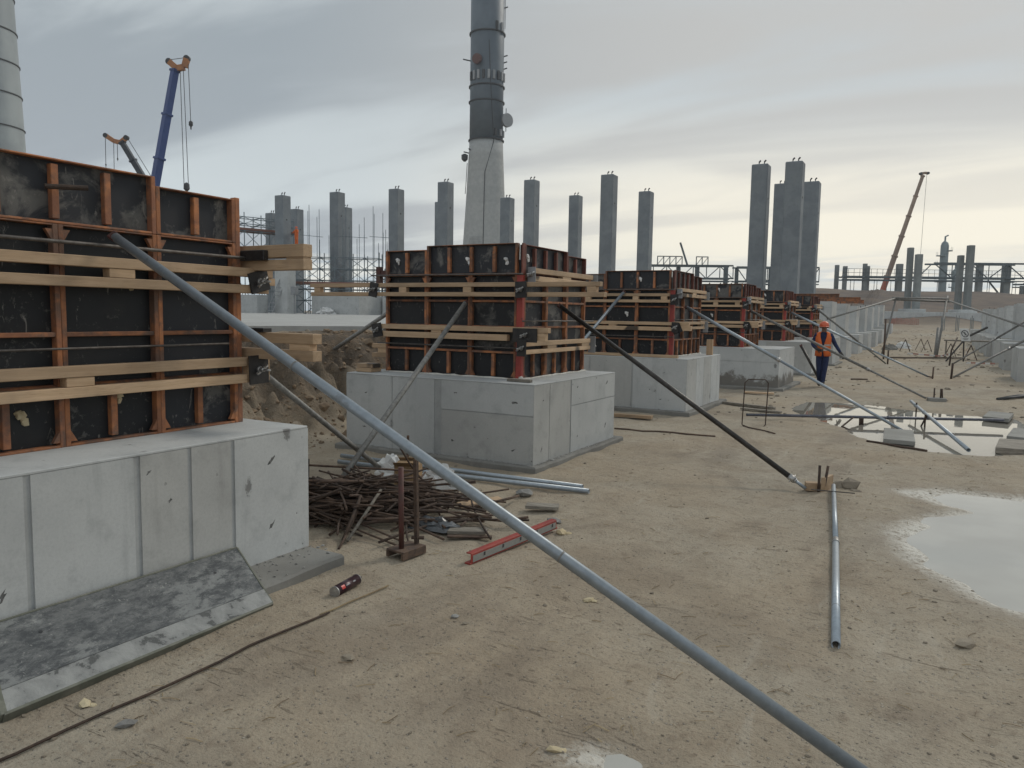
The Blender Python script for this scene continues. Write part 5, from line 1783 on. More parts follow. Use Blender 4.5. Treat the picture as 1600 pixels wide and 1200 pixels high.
def worker(loc, face_az, label):
    """walking man seen from the front: x = his left, y = backwards, z up"""
    t = thing('person', label, 'person', loc)
    t.rotation_euler = (0, 0, face_az)
    P = [(0, 0, 0.86), (0, 0.0, 1.02), (0, 0.01, 1.18), (0, 0.01, 1.33), (0, 0.0, 1.42), (0.01, -0.03, 1.48), (0.0, -0.045, 1.56), (0.0, -0.04, 1.62),
         # right arm (image left), bent to the waist
         (-0.17, 0.01, 1.34), (-0.255, 0.03, 1.10), (-0.14, -0.17, 0.985), (-0.10, -0.21, 0.975),
         # left arm held away from the body
         (0.17, 0.01, 1.34), (0.27, 0.03, 1.12), (0.39, -0.05, 0.93), (0.43, -0.075, 0.87),
         # legs
         (-0.08, 0.0, 0.80), (-0.065, -0.03, 0.46), (-0.045, 0.06, 0.10), (-0.05, -0.06, 0.045),
         (0.08, 0.0, 0.80), (0.055, -0.06, 0.46), (0.025, -0.04, 0.10), (0.035, -0.16, 0.045)]
    E = [(0, 1), (1, 2), (2, 3), (3, 4), (4, 5), (5, 6), (6, 7), (3, 8), (8, 9), (9, 10), (10, 11), (3, 12), (12, 13), (13, 14), (14, 15), (0, 16), (16, 17), (17, 18), (18, 19), (0, 20), (20, 21), (21, 22), (22, 23)]
    Rr = [(0.15, 0.10), (0.145, 0.10), (0.155, 0.105), (0.15, 0.10), 0.06, 0.055, 0.082, 0.07,
          0.068, 0.052, 0.042, 0.035, 0.068, 0.052, 0.040, 0.033,
          0.095, 0.075, 0.058, 0.045, 0.095, 0.075, 0.058, 0.045]
    o = skin_body('body', P, E, Rr, 0)
    o.parent = t
    me = o.data
    for k in ('navy', 'skin', 'boot', 'glove'):
        me.materials.append(M[k])
    mi = []
    for p in me.polygons:
        c = p.center
        k = 0
        if c.z > 1.425 and abs(c.x) < 0.12:
            k = 1
        if c.z < 0.13:
            k = 2
        if (c.x > 0.395 and c.z < 0.93) or (c.x < -0.04 and c.y < -0.165 and 0.9 < c.z < 1.05):
            k = 3
        mi.append(k)
    me.polygons.foreach_set('material_index', mi)
    # hands: five fingers curled
    for side, c, dirv in ((1, Vector((0.435, -0.08, 0.86)), Vector((0.45, -0.25, -0.86)).normalized()), (-1, Vector((-0.10, -0.215, 0.972)), Vector((0.75, -0.55, -0.25)).normalized())):
        mb = MB()
        s = dirv.cross(Vector((0, -1, 0.1))).normalized()
        q = dirv.cross(s).normalized()
        mb.obox(c + dirv * 0.03, dirv * 0.045, s * 0.038, q * 0.016, 0.012)
        for k in range(4):
            b0 = c + dirv * 0.07 + s * (0.028 - 0.0187 * k)
            ln = [0.060, 0.068, 0.064, 0.05][k]
            mb.path([b0, b0 + dirv * ln * 0.5 + q * 0.006, b0 + dirv * ln * 0.85 + q * 0.022], [0.0095, 0.009, 0.0075], 6)
        b0 = c + dirv * 0.01 + s * 0.034
        mb.path([b0, b0 + s * 0.025 + dirv * 0.025 + q * 0.01, b0 + s * 0.03 + dirv * 0.055 + q * 0.02], [0.012, 0.011, 0.009], 6)
        h = mb.build('hand', 'glove', None, loc=(0, 0, 0), smooth=True)
        h.parent = t
    # vest: open-fronted shell with V neck
    mb = MB()
    n = 26
    rows = [(0.80, 0.178, 0.128), (0.92, 0.172, 0.126), (1.05, 0.168, 0.124), (1.18, 0.176, 0.13), (1.30, 0.182, 0.125), (1.385, 0.155, 0.095), (1.425, 0.095, 0.07)]

    def sh(z, rx, ry, k, off=0.0):
        gap = max(0.05, 0.05 + (z - 1.05) * 1.35) if z > 1.05 else (0.05 if z > 0.86 else 0.16)
        a0, a1 = gap, 2 * math.pi - gap
        a = a0 + (a1 - a0) * k / (n - 1)
        return ((rx + off) * math.sin(a), -(ry + off) * math.cos(a) - 0.005, z)
    vs = [sh(z, rx, ry, k) for z, rx, ry in rows for k in range(n)]
    fs = [(i * n + k, i * n + k + 1, (i + 1) * n + k + 1, (i + 1) * n + k) for i in range(len(rows) - 1) for k in range(n - 1)]
    mb.add(vs, fs)
    v = mb.build('vest', 'hivis', None, loc=(0, 0, 0), smooth=True)
    v.parent = t
    sol = v.modifiers.new('thick', 'SOLIDIFY')
    sol.thickness = 0.012
    sol.offset = 1
    for z in (0.965, 1.09):
        mb = MB()
        rx, ry = 0.172, 0.127
        pts = [sh(z + dz_, rx, ry, k, 0.015) for dz_ in (-0.022, 0.022) for k in range(n)]
        mb.add(pts, [(k, k + 1, n + k + 1, n + k) for k in range(n - 1)])
        b_ = mb.build('reflective_band', 'reflect', None, loc=(0, 0, 0), smooth=True)
        b_.parent = v
    # head details
    mb = MB()
    mb.path([(0.0, -0.125, 1.575), (0.0, -0.148, 1.545), (0.0, -0.13, 1.535)], [0.010, 0.014, 0.010], 6)
    h = mb.build('nose', 'skin', None, loc=(0, 0, 0), smooth=True)
    h.parent = t
    for q in (-1, 1):
        mb = MB()
        mb.rock((q * 0.083, -0.035, 1.55), 0.026, 1.0, random.Random(2))
        h = mb.build('ear', 'skin', None, loc=(0, 0, 0), smooth=True)
        h.parent = t
        mb = MB()
        mb.rock((q * 0.033, -0.122, 1.572), 0.011, 0.7, random.Random(3))
        h = mb.build('eye', 'dark', None, loc=(0, 0, 0))
        h.parent = t
    mb = MB()
    mb.obox((0, -0.122, 1.507), (0.022, 0, 0), (0, 0.004, 0), (0, 0, 0.004))
    h = mb.build('mouth', 'dark', None, loc=(0, 0, 0))
    h.parent = t
    mb = MB()
    mb.lathe((0, -0.03, 1.575), [(0.112, 0.0), (0.116, 0.02), (0.108, 0.06), (0.085, 0.10), (0.045, 0.122), (0.004, 0.128)], 24)
    for k in range(-3, 4):
        pass
    prof_ = []
    for k in range(13):
        a = math.pi * k / 12
        prof_.append((0.105 * math.cos(a), -0.03 - 0.105 * math.sin(a), 1.583))
    outer = [(0.125 * math.cos(math.pi * k / 12), -0.03 - (0.115 + 0.065 * math.sin(math.pi * k / 12)) * math.sin(math.pi * k / 12), 1.568) for k in range(13)]
    mb.add(prof_ + outer + [(x, y, z - 0.008) for x, y, z in outer], [(k, k + 1, 13 + k + 1, 13 + k) for k in range(12)] + [(13 + k, 14 + k, 27 + k, 26 + k) for k in range(12)])
    mb.path([(0, -0.13, 1.615), (0, -0.07, 1.695), (0, 0.0, 1.70), (0, 0.07, 1.63)], 0.012, 6)
    h = mb.build('helmet', 'helmet', None, loc=(0, 0, 0), smooth=True)
    h.parent = t
    return t


pw_ = worker((-2.52, 20.45, 0.0), R(6), 'worker in orange helmet and vest over navy clothes walking beside the footings')
pw_.scale = (1.0, 1.0, 0.965)

# small worker in orange on the scaffold
t = thing('person', 'small worker in an orange suit standing high on the left scaffolding', 'person', (-50.3, 50.3, 7.35))
o = skin_body('body', [(0, 0, 0.9), (0, 0, 1.2), (0, 0, 1.42), (0, 0, 1.6), (0.2, 0, 1.38), (0.35, -0.2, 1.15), (-0.2, 0, 1.38), (-0.36, -0.1, 1.2), (0.1, 0, 0.5), (0.11, 0, 0.06), (-0.1, 0, 0.5), (-0.11, 0, 0.06)], [(0, 1), (1, 2), (2, 3), (2, 4), (4, 5), (2, 6), (6, 7), (0, 8), (8, 9), (0, 10), (10, 11)], [0.15, 0.16, 0.12, 0.1, 0.08, 0.05, 0.08, 0.05, 0.08, 0.07, 0.08, 0.07], 0, 1)
o.parent = t
o.data.materials.append(M['hivis'])
mb = MB()
mb.lathe((0, 0, 1.62), [(0.13, 0), (0.12, 0.08), (0.05, 0.14), (0.01, 0.15)], 12)
o = mb.build('helmet', 'helmet', None, loc=(0, 0, 0))
o.parent = t

# ------------------------------------------------------------------ raised slab and left background
mb = MB()
poly = [(-13.4, 3.4), (-9.25, 11.9), (-62.0, 78.0), (-115.0, 52.0)]
mb.prism([(x, y, 0.9) for x, y in poly][::1], (0, 0, 0.52))
tag(mb.build('concrete_slab', 'slab'), 'wide pale concrete slab on the raised ground at left', kind='structure')

cols = [(-51.2, 49.6, 11.73, 'short grey concrete column left of the scaffold, first right of the near formwork'),
        (-62.5, 59.0, 11.9, 'grey concrete column half hidden at the left behind the first column'),
        (-59.3, 59.4, 12.2, 'grey concrete column half hidden at the right behind the first column, by the orange worker'),
        (-47.81, 52.85, 12.27, 'grey concrete column standing amid the tall starter bars'),
        (-54.6, 61.6, 12.4, 'grey concrete column peeping out behind the one amid the starter bars'),
        (-41.8, 53.67, 12.28, 'grey concrete column left of the chimney, standing free'),
        (-43.0, 62.3, 12.4, 'grey concrete column hidden behind another just left of the chimney base'),
        (-36.6, 53.6, 12.5, 'taller grey concrete column touching the left side of the chimney base'),
        (-35.4, 61.9, 12.3, 'grey concrete column peeping out at the right side of the chimney base'),
        (-30.18, 56.81, 12.73, 'grey concrete column next right of the chimney'),
        (-30.52, 66.31, 12.83, 'small grey concrete column second right of the chimney'),
        (-22.24, 54.23, 12.15, 'tall grey concrete column third right of the chimney'),
        (-21.61, 60.69, 11.82, 'grey concrete column fourth right of the chimney'),
        (-10.34, 50.08, 11.23, 'leftmost of the four tall columns right of centre'),
        (-11.35, 62.83, 12.07, 'second of the four tall columns right of centre, half hidden'),
        (-8.15, 49.09, 11.04, 'third and tallest of the four columns right of centre'),
        (-8.19, 56.47, 11.02, 'rightmost of the four tall columns right of centre')]
proto = None
for (x, y, z, lab) in cols:
    t = thing('concrete_column', lab, 'column', (x, y, 0), 'tall concrete columns of the new hall')
    mb = MB()
    mb.box((x - 0.5, y - 0.5, -0.3), (x + 0.5, y + 0.5, z), 0.05)
    mb.build('shaft', 'column', t)
    for q in (-1, 1):
        mb = MB()
        mb.tube((x + q * 0.16, y + 0.05, z), (x + q * 0.16, y + 0.05, z + 0.22), 0.035, 0.035, 6)
        mb.tube((x + q * 0.16, y + 0.05, z + 0.2), (x + q * 0.16 + 0.1, y + 0.05, z + 0.3), 0.05, 0.05, 6)
        mb.build('lifting_bolt', 'dark', t)
    mb = MB()
    mb.tube((x + 0.49, y - 0.05, z - 2.1), (x + 0.515, y - 0.05, z - 2.1), 0.07, 0.07, 10)
    mb.build('dowel_hole', 'dark', t)

# low walls and pedestals at the far side of the slab
for (xa, ya, xb, yb, h, lab) in [(-53.4, 46.0, -50.6, 47.2, 1.55, 'low concrete wall at the left end behind the pale slab'), (-50.2, 47.6, -48.7, 48.6, 4.6, 'taller concrete pedestal behind the ladder'), (-47.5, 49.2, -42.2, 52.6, 1.6, 'low concrete wall behind the slab below the starter bars'), (-42.0, 52.0, -39.6, 53.3, 1.5, 'low concrete wall at the right end behind the pale slab')]:
    mesh1('concrete_wall', 'conc', lambda mb: mb.box((xa, ya, 1.3), (xb, yb, 1.42 + h), 0.02), lab, 'wall')


def scaffold(label, o, ux, nb, bw, dpt, levels, decks, rails, r=0.045):
    """tube scaffold along direction ux from o; levels = list of ledger heights"""
    o, ux = Vector(o), Vector(ux).normalized()
    uy = Vector((-ux.y, ux.x, 0))
    t = thing('scaffold', label, 'scaffold', tuple(o), 'scaffolds behind the slab')
    top = levels[-1]
    mb = MB()
    for i in range(nb + 1):
        for k in (0, 1):
            b = o + ux * i * bw + uy * k * dpt
            mb.tube(b, b + Vector((0, 0, top + (rails if i % 2 == 0 else rails * 0.6))), r, r, 5)
    tag(mb.build('standards', 'scaf', t), kind='stuff')
    mb = MB()
    for z in levels:
        for k in (0, 1):
            b = o + uy * k * dpt + Vector((0, 0, z))
            mb.tube(b, b + ux * nb * bw, r * 0.8, r * 0.8, 5)
        for i in range(nb + 1):
            b = o + ux * i * bw + Vector((0, 0, z))
            mb.tube(b, b + uy * dpt, r * 0.8, r * 0.8, 5)
    tag(mb.build('ledgers', 'scaf', t), kind='stuff')
    mb = MB()
    pz = 0
    for z in levels:
        for i in range(nb):
            a = o + ux * i * bw + Vector((0, 0, pz))
            b = o + ux * (i + 1) * bw + Vector((0, 0, z))
            mb.tube(a, b, r * 0.7, r * 0.7, 4)
            a2, b2 = a + ux * bw, b - ux * bw
            mb.tube(a2, b2, r * 0.7, r * 0.7, 4)
        pz = z
    tag(mb.build('braces', 'scaf', t), kind='stuff')
    for z in decks:
        mb = MB()
        mb.obox(o + ux * nb * bw / 2 + uy * dpt / 2 + Vector((0, 0, z + 0.06)), ux * (nb * bw / 2 + 0.2), uy * dpt * 0.48, Vector((0, 0, 0.04)))
        mb.obox(o + ux * nb * bw / 2 - uy * 0.02 + Vector((0, 0, z + 0.15)), ux * (nb * bw / 2 + 0.2), uy * 0.03, Vector((0, 0, 0.1)))
        mb.build('deck', 'deck', t)
    return t


scaffold('tube scaffold with plank deck and handrails at the left behind the near formwork', (-54.6, 44.5, 1.4), (0.30, 0.95, 0), 5, 1.55, 1.6, [2.0, 4.2, 5.8, 7.2, 7.8, 8.4], [7.2], 0.4)
scaffold('dense tube scaffold between the first two columns on the left', (-50.2, 49.4, 1.4), (0.8, 0.5, 0), 6, 1.3, 2.0, [1.2, 2.2, 3.0, 4.0, 5.0], [2.6], 0.5)
scaffold('low tube scaffold right of the starter bars', (-43.6, 53.9, 1.4), (0.85, 0.45, 0), 4, 1.0, 1.4, [1.2, 2.2, 3.2], [2.4], 1.0)
rn = random.Random(4)
for gi, (x0, y0, x1, y1, n_, lab) in enumerate([(-49.2, 49.8, -47.9, 50.9, 9, 'cluster of tall starter bars left of the column amid the scaffold'), (-46.9, 51.6, -44.6, 52.9, 11, 'cluster of tall starter bars right of the column amid the scaffold'), (-44.2, 53.2, -42.3, 54.0, 9, 'cluster of tall starter bars left of the free standing column')]):
    t = thing('starter_bars', lab, 'rebar', ((x0 + x1) / 2, (y0 + y1) / 2, 1.4), 'starter bar clusters on the slab')
    for k in range(n_):
        f = (k + rn.uniform(0, 0.7)) / n_
        x, y = x0 + (x1 - x0) * f, y0 + (y1 - y0) * f + rn.uniform(0, 1.2)
        mb = MB()
        mb.tube((x, y, 1.4), (x + rn.uniform(-0.04, 0.04), y, rn.uniform(7.2, 11.2)), 0.03, 0.026, 5)
        mb.build('vertical_bar', 'scaf', t)
    for z in (5.4, 8.3):
        mb = MB()
        mb.tube((x0 - 0.2, y0, z), (x1 + 0.2, y1, z - 0.15), 0.022, 0.022, 5)
        mb.build('tie_bar', 'scaf', t)


t = thing('ladder', 'pale aluminium ladder leaning on the concrete pedestal behind the slab', 'ladder', (-49.6, 47.2, 1.42))
for q in (-1, 1):
    mb = MB()
    mb.beam((-50.2 + 0.24 * q, 46.9 + 0.12 * q, 1.42), (-49.1 + 0.24 * q, 48.0 + 0.12 * q, 5.2), 0.09, 0.06)
    mb.build('rail', 'grey', t)
for k in range(11):
    f = (k + 0.7) / 11.5
    c = Vector((-50.2, 46.9, 1.42)).lerp(Vector((-49.1, 48.0, 5.2)), f)
    mb = MB()
    mb.tube(c - Vector((0.24, 0.12, 0)), c + Vector((0.24, 0.12, 0)), 0.03, 0.03, 5)
    mb.build('rung', 'grey', t)
mesh1('plastic_bag', 'white', lambda mb: crumple(mb, (-45.1, 48.4, 1.42), 0.85, 0.6, 0.55, 6), 'white sack lying on the pale slab', 'sack')
mesh1('cable_box', 'grey', lambda mb: (mb.box((-47.75, 47.0, 3.0), (-47.2, 47.4, 3.7), 0.03), mb.tube((-47.5, 47.2, 1.4), (-47.5, 47.2, 3.05), 0.05, 0.05, 6)), 'grey switch box on a post beside the ladder', 'box')

# ------------------------------------------------------------------ chimneys
t = thing('chimney', 'tall industrial chimney, pale concrete cone below a dark steel shaft with antennas', 'chimney', (-106.8, 175.0, 0))
cx, cy = -106.8, 175.0
mb = MB()
mb.lathe((cx, cy, 0), [(6.9, 0), (5.85, 19.6), (5.15, 31.0), (4.55, 43.0), (4.42, 46.6)], 48)
mb.build('concrete_cone', 'chim_low', t, smooth=True)
mb = MB()
mb.lathe((cx, cy, 46.6), [(4.40, 0), (4.36, 15.0), (4.36, 58)], 48)
mb.build('steel_shaft', 'chim_up', t, smooth=True)
for z in (46.7, 56.4, 60.3, 73.6, 88):
    mb = MB()
    mb.lathe((cx, cy, z), [(4.4, -0.15), (4.72, -0.12), (4.72, 0.16), (4.4, 0.2)], 48, cap=False)
    mb.build('ring_flange', 'dark', t)
vd = Vector((-cx, -cy, 0)).normalized()
sdv = Vector((vd.y, -vd.x, 0)) * -1
if sdv.x < 0:
    sdv = -sdv
def at_ang(a, r, z):
    return Vector((cx, cy, z)) + (vd * math.cos(a) + sdv * math.sin(a)) * r
for z, n_, h_ in ((48.4, 3, 1.7), (62.6, 9, 2.2), (74.8, 2, 2.2)):
    for k in range(n_):
        a = (-1.1 + 2.4 * k / max(1, n_ - 1)) if n_ > 4 else (0.55 + 0.4 * k)
        c = at_ang(a, 4.6, z)
        out_ = (c - Vector((cx, cy, z))).normalized()
        tn = Vector((-out_.y, out_.x, 0))
        mb = MB()
        mb.obox(c, out_ * 0.22, tn * 0.32, Vector((0, 0, h_ / 2)), 0.05)
        mb.build('antenna_panel', 'grey' if k % 3 else 'dark', t)
def dish(a, z, r, mat, outd=5.6):
    c = at_ang(a, outd, z)
    out_ = (c - Vector((cx, cy, z))).normalized()
    mb = MB()
    mb.tube(c, c + out_ * 0.7, r, r * 0.95, 20)
    mb.tube(c - out_ * 1.2, c, 0.3, 0.3, 8)
    mb.build('dish_antenna', mat, t)
dish(-0.52, 66.2, 1.3, 'darkrust', 4.9)
c = at_ang(1.38, 5.2, 51.9)
mb = MB()
mb.tube(c, c + (vd * 0.8 + sdv * 0.6).normalized() * 0.8, 1.75, 1.75, 20)
mb.tube(at_ang(1.38, 4.2, 51.9), c, 0.35, 0.35, 8)
mb.tube(c + Vector((0, 0, 1.6)), c + Vector((0, 0, 3.1)), 0.12, 0.12, 6)
mb.tube(c - Vector((0, 0, 1.6)), c - Vector((0, 0, 2.8)), 0.12, 0.12, 6)
mb.build('dish_antenna', 'grey', t)
for a, z, l in ((-1.5, 66.9, 1.9), (1.5, 68.2, 0.9), (1.5, 66.6, 0.8), (1.5, 80.3, 0.8), (1.5, 65.0, 0.8), (-1.45, 43.4, 1.5), (-1.1, 43.9, 0.7)):
    mb = MB()
    mb.tube(at_ang(a, 4.2, z), at_ang(a, 4.4 + l, z + 0.35), 0.16, 0.16, 6)
    mb.build('bracket', 'dark', t)
mb = MB()
c = at_ang(-1.5, 5.6, 42.4)
mb.lathe(tuple(c), [(0.3, -1.1), (0.85, -0.5), (0.85, 0.6), (0.3, 0.9)], 12)
mb.build('warning_lamp', 'dark', t)
mb = MB()
mb.path([at_ang(-1.5, 4.9, 41.0), at_ang(-1.5, 5.1, 37), at_ang(-1.5, 5.35, 33)], 0.09, 5)
mb.path([at_ang(0.1, 4.42, 71), at_ang(0.2, 4.42, 62), at_ang(0.35, 4.42, 52), at_ang(0.45, 4.5, 46), at_ang(-0.05, 4.9, 38.0), at_ang(-0.07, 5.3, 30), at_ang(-0.08, 6.1, 17)], 0.09, 5)
mb.path([at_ang(1.4, 4.6, 88), at_ang(1.4, 4.6, 75)], 0.07, 5)
mb.build('cable_run', 'dark', t)
mb = MB()
for k in range(5):
    a0 = -0.75
    mb.path([at_ang(a0 + 0.1 * j, 6.08 - 0.045 * k, 19.8 + 0.42 * k) for j in range(7)], 0.05, 4)
mb.build('stair_rail', 'grey', t)

lcx, lcy = -199.0, 99.0
t = thing('chimney', 'second pale chimney cut off by the left edge of the photo', 'chimney', (lcx, lcy, 0))
mb = MB()
prof_l = [(9.1, 0), (8.75, 20), (8.4, 40), (7.2, 74), (6.4, 100)]
mb.lathe((lcx, lcy, 0), prof_l, 56)
mb.build('shaft', 'chim_left', t, smooth=True)
for z in (43.3, 50.9, 58.0, 65.4, 73.2, 81):
    rr = np.interp(z, [p[1] for p in prof_l], [p[0] for p in prof_l])
    mb = MB()
    mb.lathe((lcx, lcy, z), [(rr - 0.1, -0.14), (rr + 0.22, -0.1), (rr + 0.22, 0.12), (rr - 0.1, 0.16)], 56, cap=False)
    mb.build('ring_flange', 'dark', t)

# ------------------------------------------------------------------ cranes
def crane(label, p0, p1, w0, w1, bmat, jib, cables, hook, secs, hmat='cyel', lower=None):
    p0, p1 = Vector(p0), Vector(p1)
    gz0 = 1.3 if p0.x < -30 else p0.z - 3
    t = thing('crane', label, 'crane', (p0.x, p0.y, gz0))
    d = p1 - p0
    for k in range(secs):
        a, b = p0 + d * (k / secs), p0 + d * ((k + 1) / secs)
        ww = w0 + (w1 - w0) * (k + 0.5) / secs
        mb = MB()
        mb.beam(a, b, ww * 0.85, ww, 0.05)
        mb.build('boom_section', lower if (lower and k == 0) else bmat, t)
        mb = MB()
        mb.beam(b - d.normalized() * 0.35, b, ww * 1.12, ww * 1.22, 0.03)
        mb.build('boom_collar', bmat, t)
    mb = MB()
    for q in range(len(jib) - 1):
        mb.beam(p1 + Vector(jib[q]), p1 + Vector(jib[q + 1]), w1 * 0.7, w1 * 0.9, 0.05)
    mb.build('boom_head', hmat, t)
    for q in (0, len(jib) - 1):
        mb = MB()
        sdv_ = Vector((0.87, 0.49, 0))
        c = p1 + Vector(jib[q])
        nrm = Vector((0.49, -0.87, 0))
        mb.tube(c - nrm * 0.3, c + nrm * 0.3, w1 * 0.5, w1 * 0.5, 14)
        mb.build('sheave', 'dark', t)
    for k, (a, b) in enumerate(cables):
        mb = MB()
        mb.tube(p1 + Vector(a), p1 + Vector(b), 0.05, 0.05, 4)
        mb.build('cable', 'dark', t)
    for (c, s) in hook:
        c = p1 + Vector(c)
        mb = MB()
        mb.lathe(tuple(c), [(0.12 * s, 1.3 * s), (0.5 * s, 1.0 * s), (0.55 * s, 0.2 * s), (0.2 * s, -0.2 * s), (0.15 * s, -0.9 * s)], 10)
        mb.build('hook_block', 'dark', t)
    # carrier
    mb = MB()
    g = Vector((p0.x, p0.y, gz0))
    mb.box(g + Vector((-5, -1.4, 0.9)), g + Vector((5, 1.4, 1.9)), 0.1)
    mb.box(g + Vector((-1.6, -1.2, 1.9)), g + Vector((1.6, 1.2, 3.0)), 0.1)
    mb.beam(g + Vector((0, 0, 2.5)), p0, w0, w0)
    mb.build('carrier', bmat, t)
    for k in range(4):
        for q in (-1, 1):
            mb = MB()
            mb.tube(g + Vector((-3.8 + 2.5 * k, q * 1.42, 0.6)), g + Vector((-3.8 + 2.5 * k, q * 1.1, 0.6)), 0.6, 0.6, 14)
            mb.build('wheel', 'dark', t)
    return t


E1 = Vector((0.87, 0.49, 0))
blue_top, blue_low = Vector((-107.6, 81.9, 39.2)), Vector((-109.3, 79.0, 21.0))
blue_base = blue_top + (blue_low - blue_top) * 1.9
def rel(p, u, z):
    return tuple(E1 * u + Vector((0, 0, z)))
crane('blue telescopic crane boom with orange head rising above the near formwork', blue_base, blue_top, 1.35, 1.0, 'cblue', [rel(0, -0.9, 1.2), rel(0, 0.3, 0.2), rel(0, 1.5, 0.4), rel(0, 1.9, 1.7)], [(rel(0, 2.1, 1.4), rel(0, 2.3, -8.2)), (rel(0, 1.3, 0), rel(0, 1.7, -18)), (rel(0, 0.8, 0), rel(0, 1.0, -18)), (rel(0, -0.8, 1.5), rel(0, 1.9, 1.9))], [(rel(0, 2.3, -8.6), 0.62), (rel(0, 1.4, -18.6), 0.9)], 5)
dk_top, dk_low = Vector((-123.8, 83.4, 29.9)), Vector((-120.8, 84.5, 24.9))
dk_base = dk_top + (dk_low - dk_top) * 3.6
crane('dark crane boom with orange jib head, left of the blue crane', dk_base, dk_top, 1.15, 0.8, 'cdark', [rel(0, 0.8, 0.7), rel(0, -0.2, -0.1), rel(0, -1.3, 0.1), rel(0, -2.7, 1.0)], [(rel(0, -2.8, 0.9), rel(0, -2.9, -8.0)), (rel(0, -1.4, -0.2), rel(0, -1.5, -8)), (rel(0, -0.8, -0.2), rel(0, -0.8, -3.0)), (rel(0, 0.9, 0.8), rel(0, 5.4, -6.6))], [(rel(0, -0.8, -3.0), 0.25), (rel(0, -2.85, -4.0), 0.22)], 6)
crane('far tan crane boom with red foot, leaning right over the pipe rack', (-12.6, 200.8, 7.4), (-5.6, 207.6, 35.9), 1.05, 0.62, 'ctan', [(-0.5, -0.2, 0.4), (0.5, 0.3, 0.6), (1.0, 0.5, 0.5)], [((0.8, 0.4, 0.3), (0.5, -1.0, -26.0))], [], 6, 'ctan', 'cred')

# ------------------------------------------------------------------ far end: retaining ledge, piers, pipe racks, towers
EW = Vector((0.873, 0.488, 0))
FW = Vector((-0.488, 0.873, 0))


def lp(lat, D, z):
    q = EW * lat + FW * D
    return Vector((q.x, q.y, z))


t = thing('retaining_ledge', 'pale concrete ledge across the far end of the aisle', 'wall', lp(50, 83, 1.3))
for (a, b, z0, z1, nm) in ((37.0, 53.5, 1.3, 2.62, 'ledge_beam'), (53.52, 64.0, 1.3, 2.45, 'ledge_beam')):
    mb = MB()
    mb.obox(lp((a + b) / 2, 83, (z0 + z1) / 2), EW * (b - a) / 2, FW * 1.0, Vector((0, 0, (z1 - z0) / 2)), 0.03)
    mb.build(nm, 'conc', t)
for lat in (43.2, 49.0):
    for du, top, wd in ((-0.25, 9.75 if lat < 45 else 8.9, 0.5), (0.42, 8.85 if lat < 45 else 9.9, 0.75)):
        pass
for i, (la, D, h1, h2, lab) in enumerate([(44.0, 84.5, 9.7, 8.9, 'left twin concrete pier rising from the ledge at the far end'), (49.6, 84.5, 8.95, 9.95, 'right twin concrete pier rising from the ledge at the far end')]):
    t = thing('twin_pier', lab, 'pier', lp(la, D, 1.5), 'twin piers at the far end')
    mb = MB()
    mb.obox(lp(la - 0.17, D + 0.7, h1 / 2 + 0.6), EW * 0.27, FW * 0.3, Vector((0, 0, h1 / 2 - 0.6)), 0.05)
    mb.build('pier_shaft', 'rackcol', t)
    mb = MB()
    mb.obox(lp(la + 0.22, D - 0.4, h2 / 2 + 0.6), EW * 0.31, FW * 0.33, Vector((0, 0, h2 / 2 - 0.6)), 0.05)
    mb.build('pier_shaft', 'rackcol', t)
    mb = MB()
    mb.obox(lp(la, D, 2.0), EW * 0.95, FW * 1.2, Vector((0, 0, 0.95)), 0.05)
    mb.build('pier_base', 'conc', t)


def rack(label, D, z0, colz, deck_z, a, b, cols_, chord, rail=True, mat='rackcol', bay=2.6):
    t = thing('pipe_rack', label, 'pipe rack', lp((a + b) / 2, D, z0))
    for lat, zt, wd in cols_:
        mb = MB()
        mb.obox(lp(lat, D + random.uniform(-1, 1), (z0 + zt) / 2 - 0.5), EW * wd / 2, FW * wd / 2, Vector((0, 0, (zt - z0) / 2 + 0.5)), 0.03)
        mb.build('rack_column', mat, t)
    for dd_ in (-1.2, 1.2):
        mb = MB()
        mb.beam(lp(a, D + dd_, deck_z), lp(b, D + dd_, deck_z + 0.1), 0.25, 0.22)
        mb.beam(lp(a, D + dd_, deck_z - 0.42), lp(b, D + dd_, deck_z - 0.32), 0.2, 0.16)
        mb.build('deck_beam', 'racksteel', t)
    if rail:
        mb = MB()
        n = int((b - a) / 0.8)
        for k in range(n + 1):
            q = a + (b - a) * k / n
            mb.tube(lp(q, D - 1.3, deck_z), lp(q, D - 1.3, deck_z + 1.1), 0.035, 0.035, 4)
        for h_ in (0.55, 1.1):
            mb.tube(lp(a, D - 1.3, deck_z + h_), lp(b, D - 1.3, deck_z + h_), 0.035, 0.035, 4)
        tag(mb.build('handrail', 'racksteel', t), kind='stuff')
    if chord:
        ca, cb, cz = chord
        for dd_ in (-1.2, 1.2):
            mb = MB()
            mb.beam(lp(ca, D + dd_, cz), lp(cb, D + dd_, cz + 0.1), 0.2, 0.24)
            mb.build('top_chord', 'racksteel', t)
        n = max(2, int((cb - ca) / bay))
        for k in range(n):
            q0, q1 = ca + (cb - ca) * k / n, ca + (cb - ca) * (k + 1) / n
            mb = MB()
            if k % 2:
                mb.beam(lp(q0, D - 1.2, deck_z), lp(q1, D - 1.2, cz), 0.12, 0.12)
            else:
                mb.beam(lp(q0, D - 1.2, cz), lp(q1, D - 1.2, deck_z), 0.12, 0.12)
            mb.build('diagonal', 'racksteel', t)
            mb = MB()
            mb.beam(lp(q1, D - 1.2, deck_z), lp(q1, D - 1.2, cz), 0.12, 0.12)
            mb.build('hanger', 'racksteel', t)
    return t


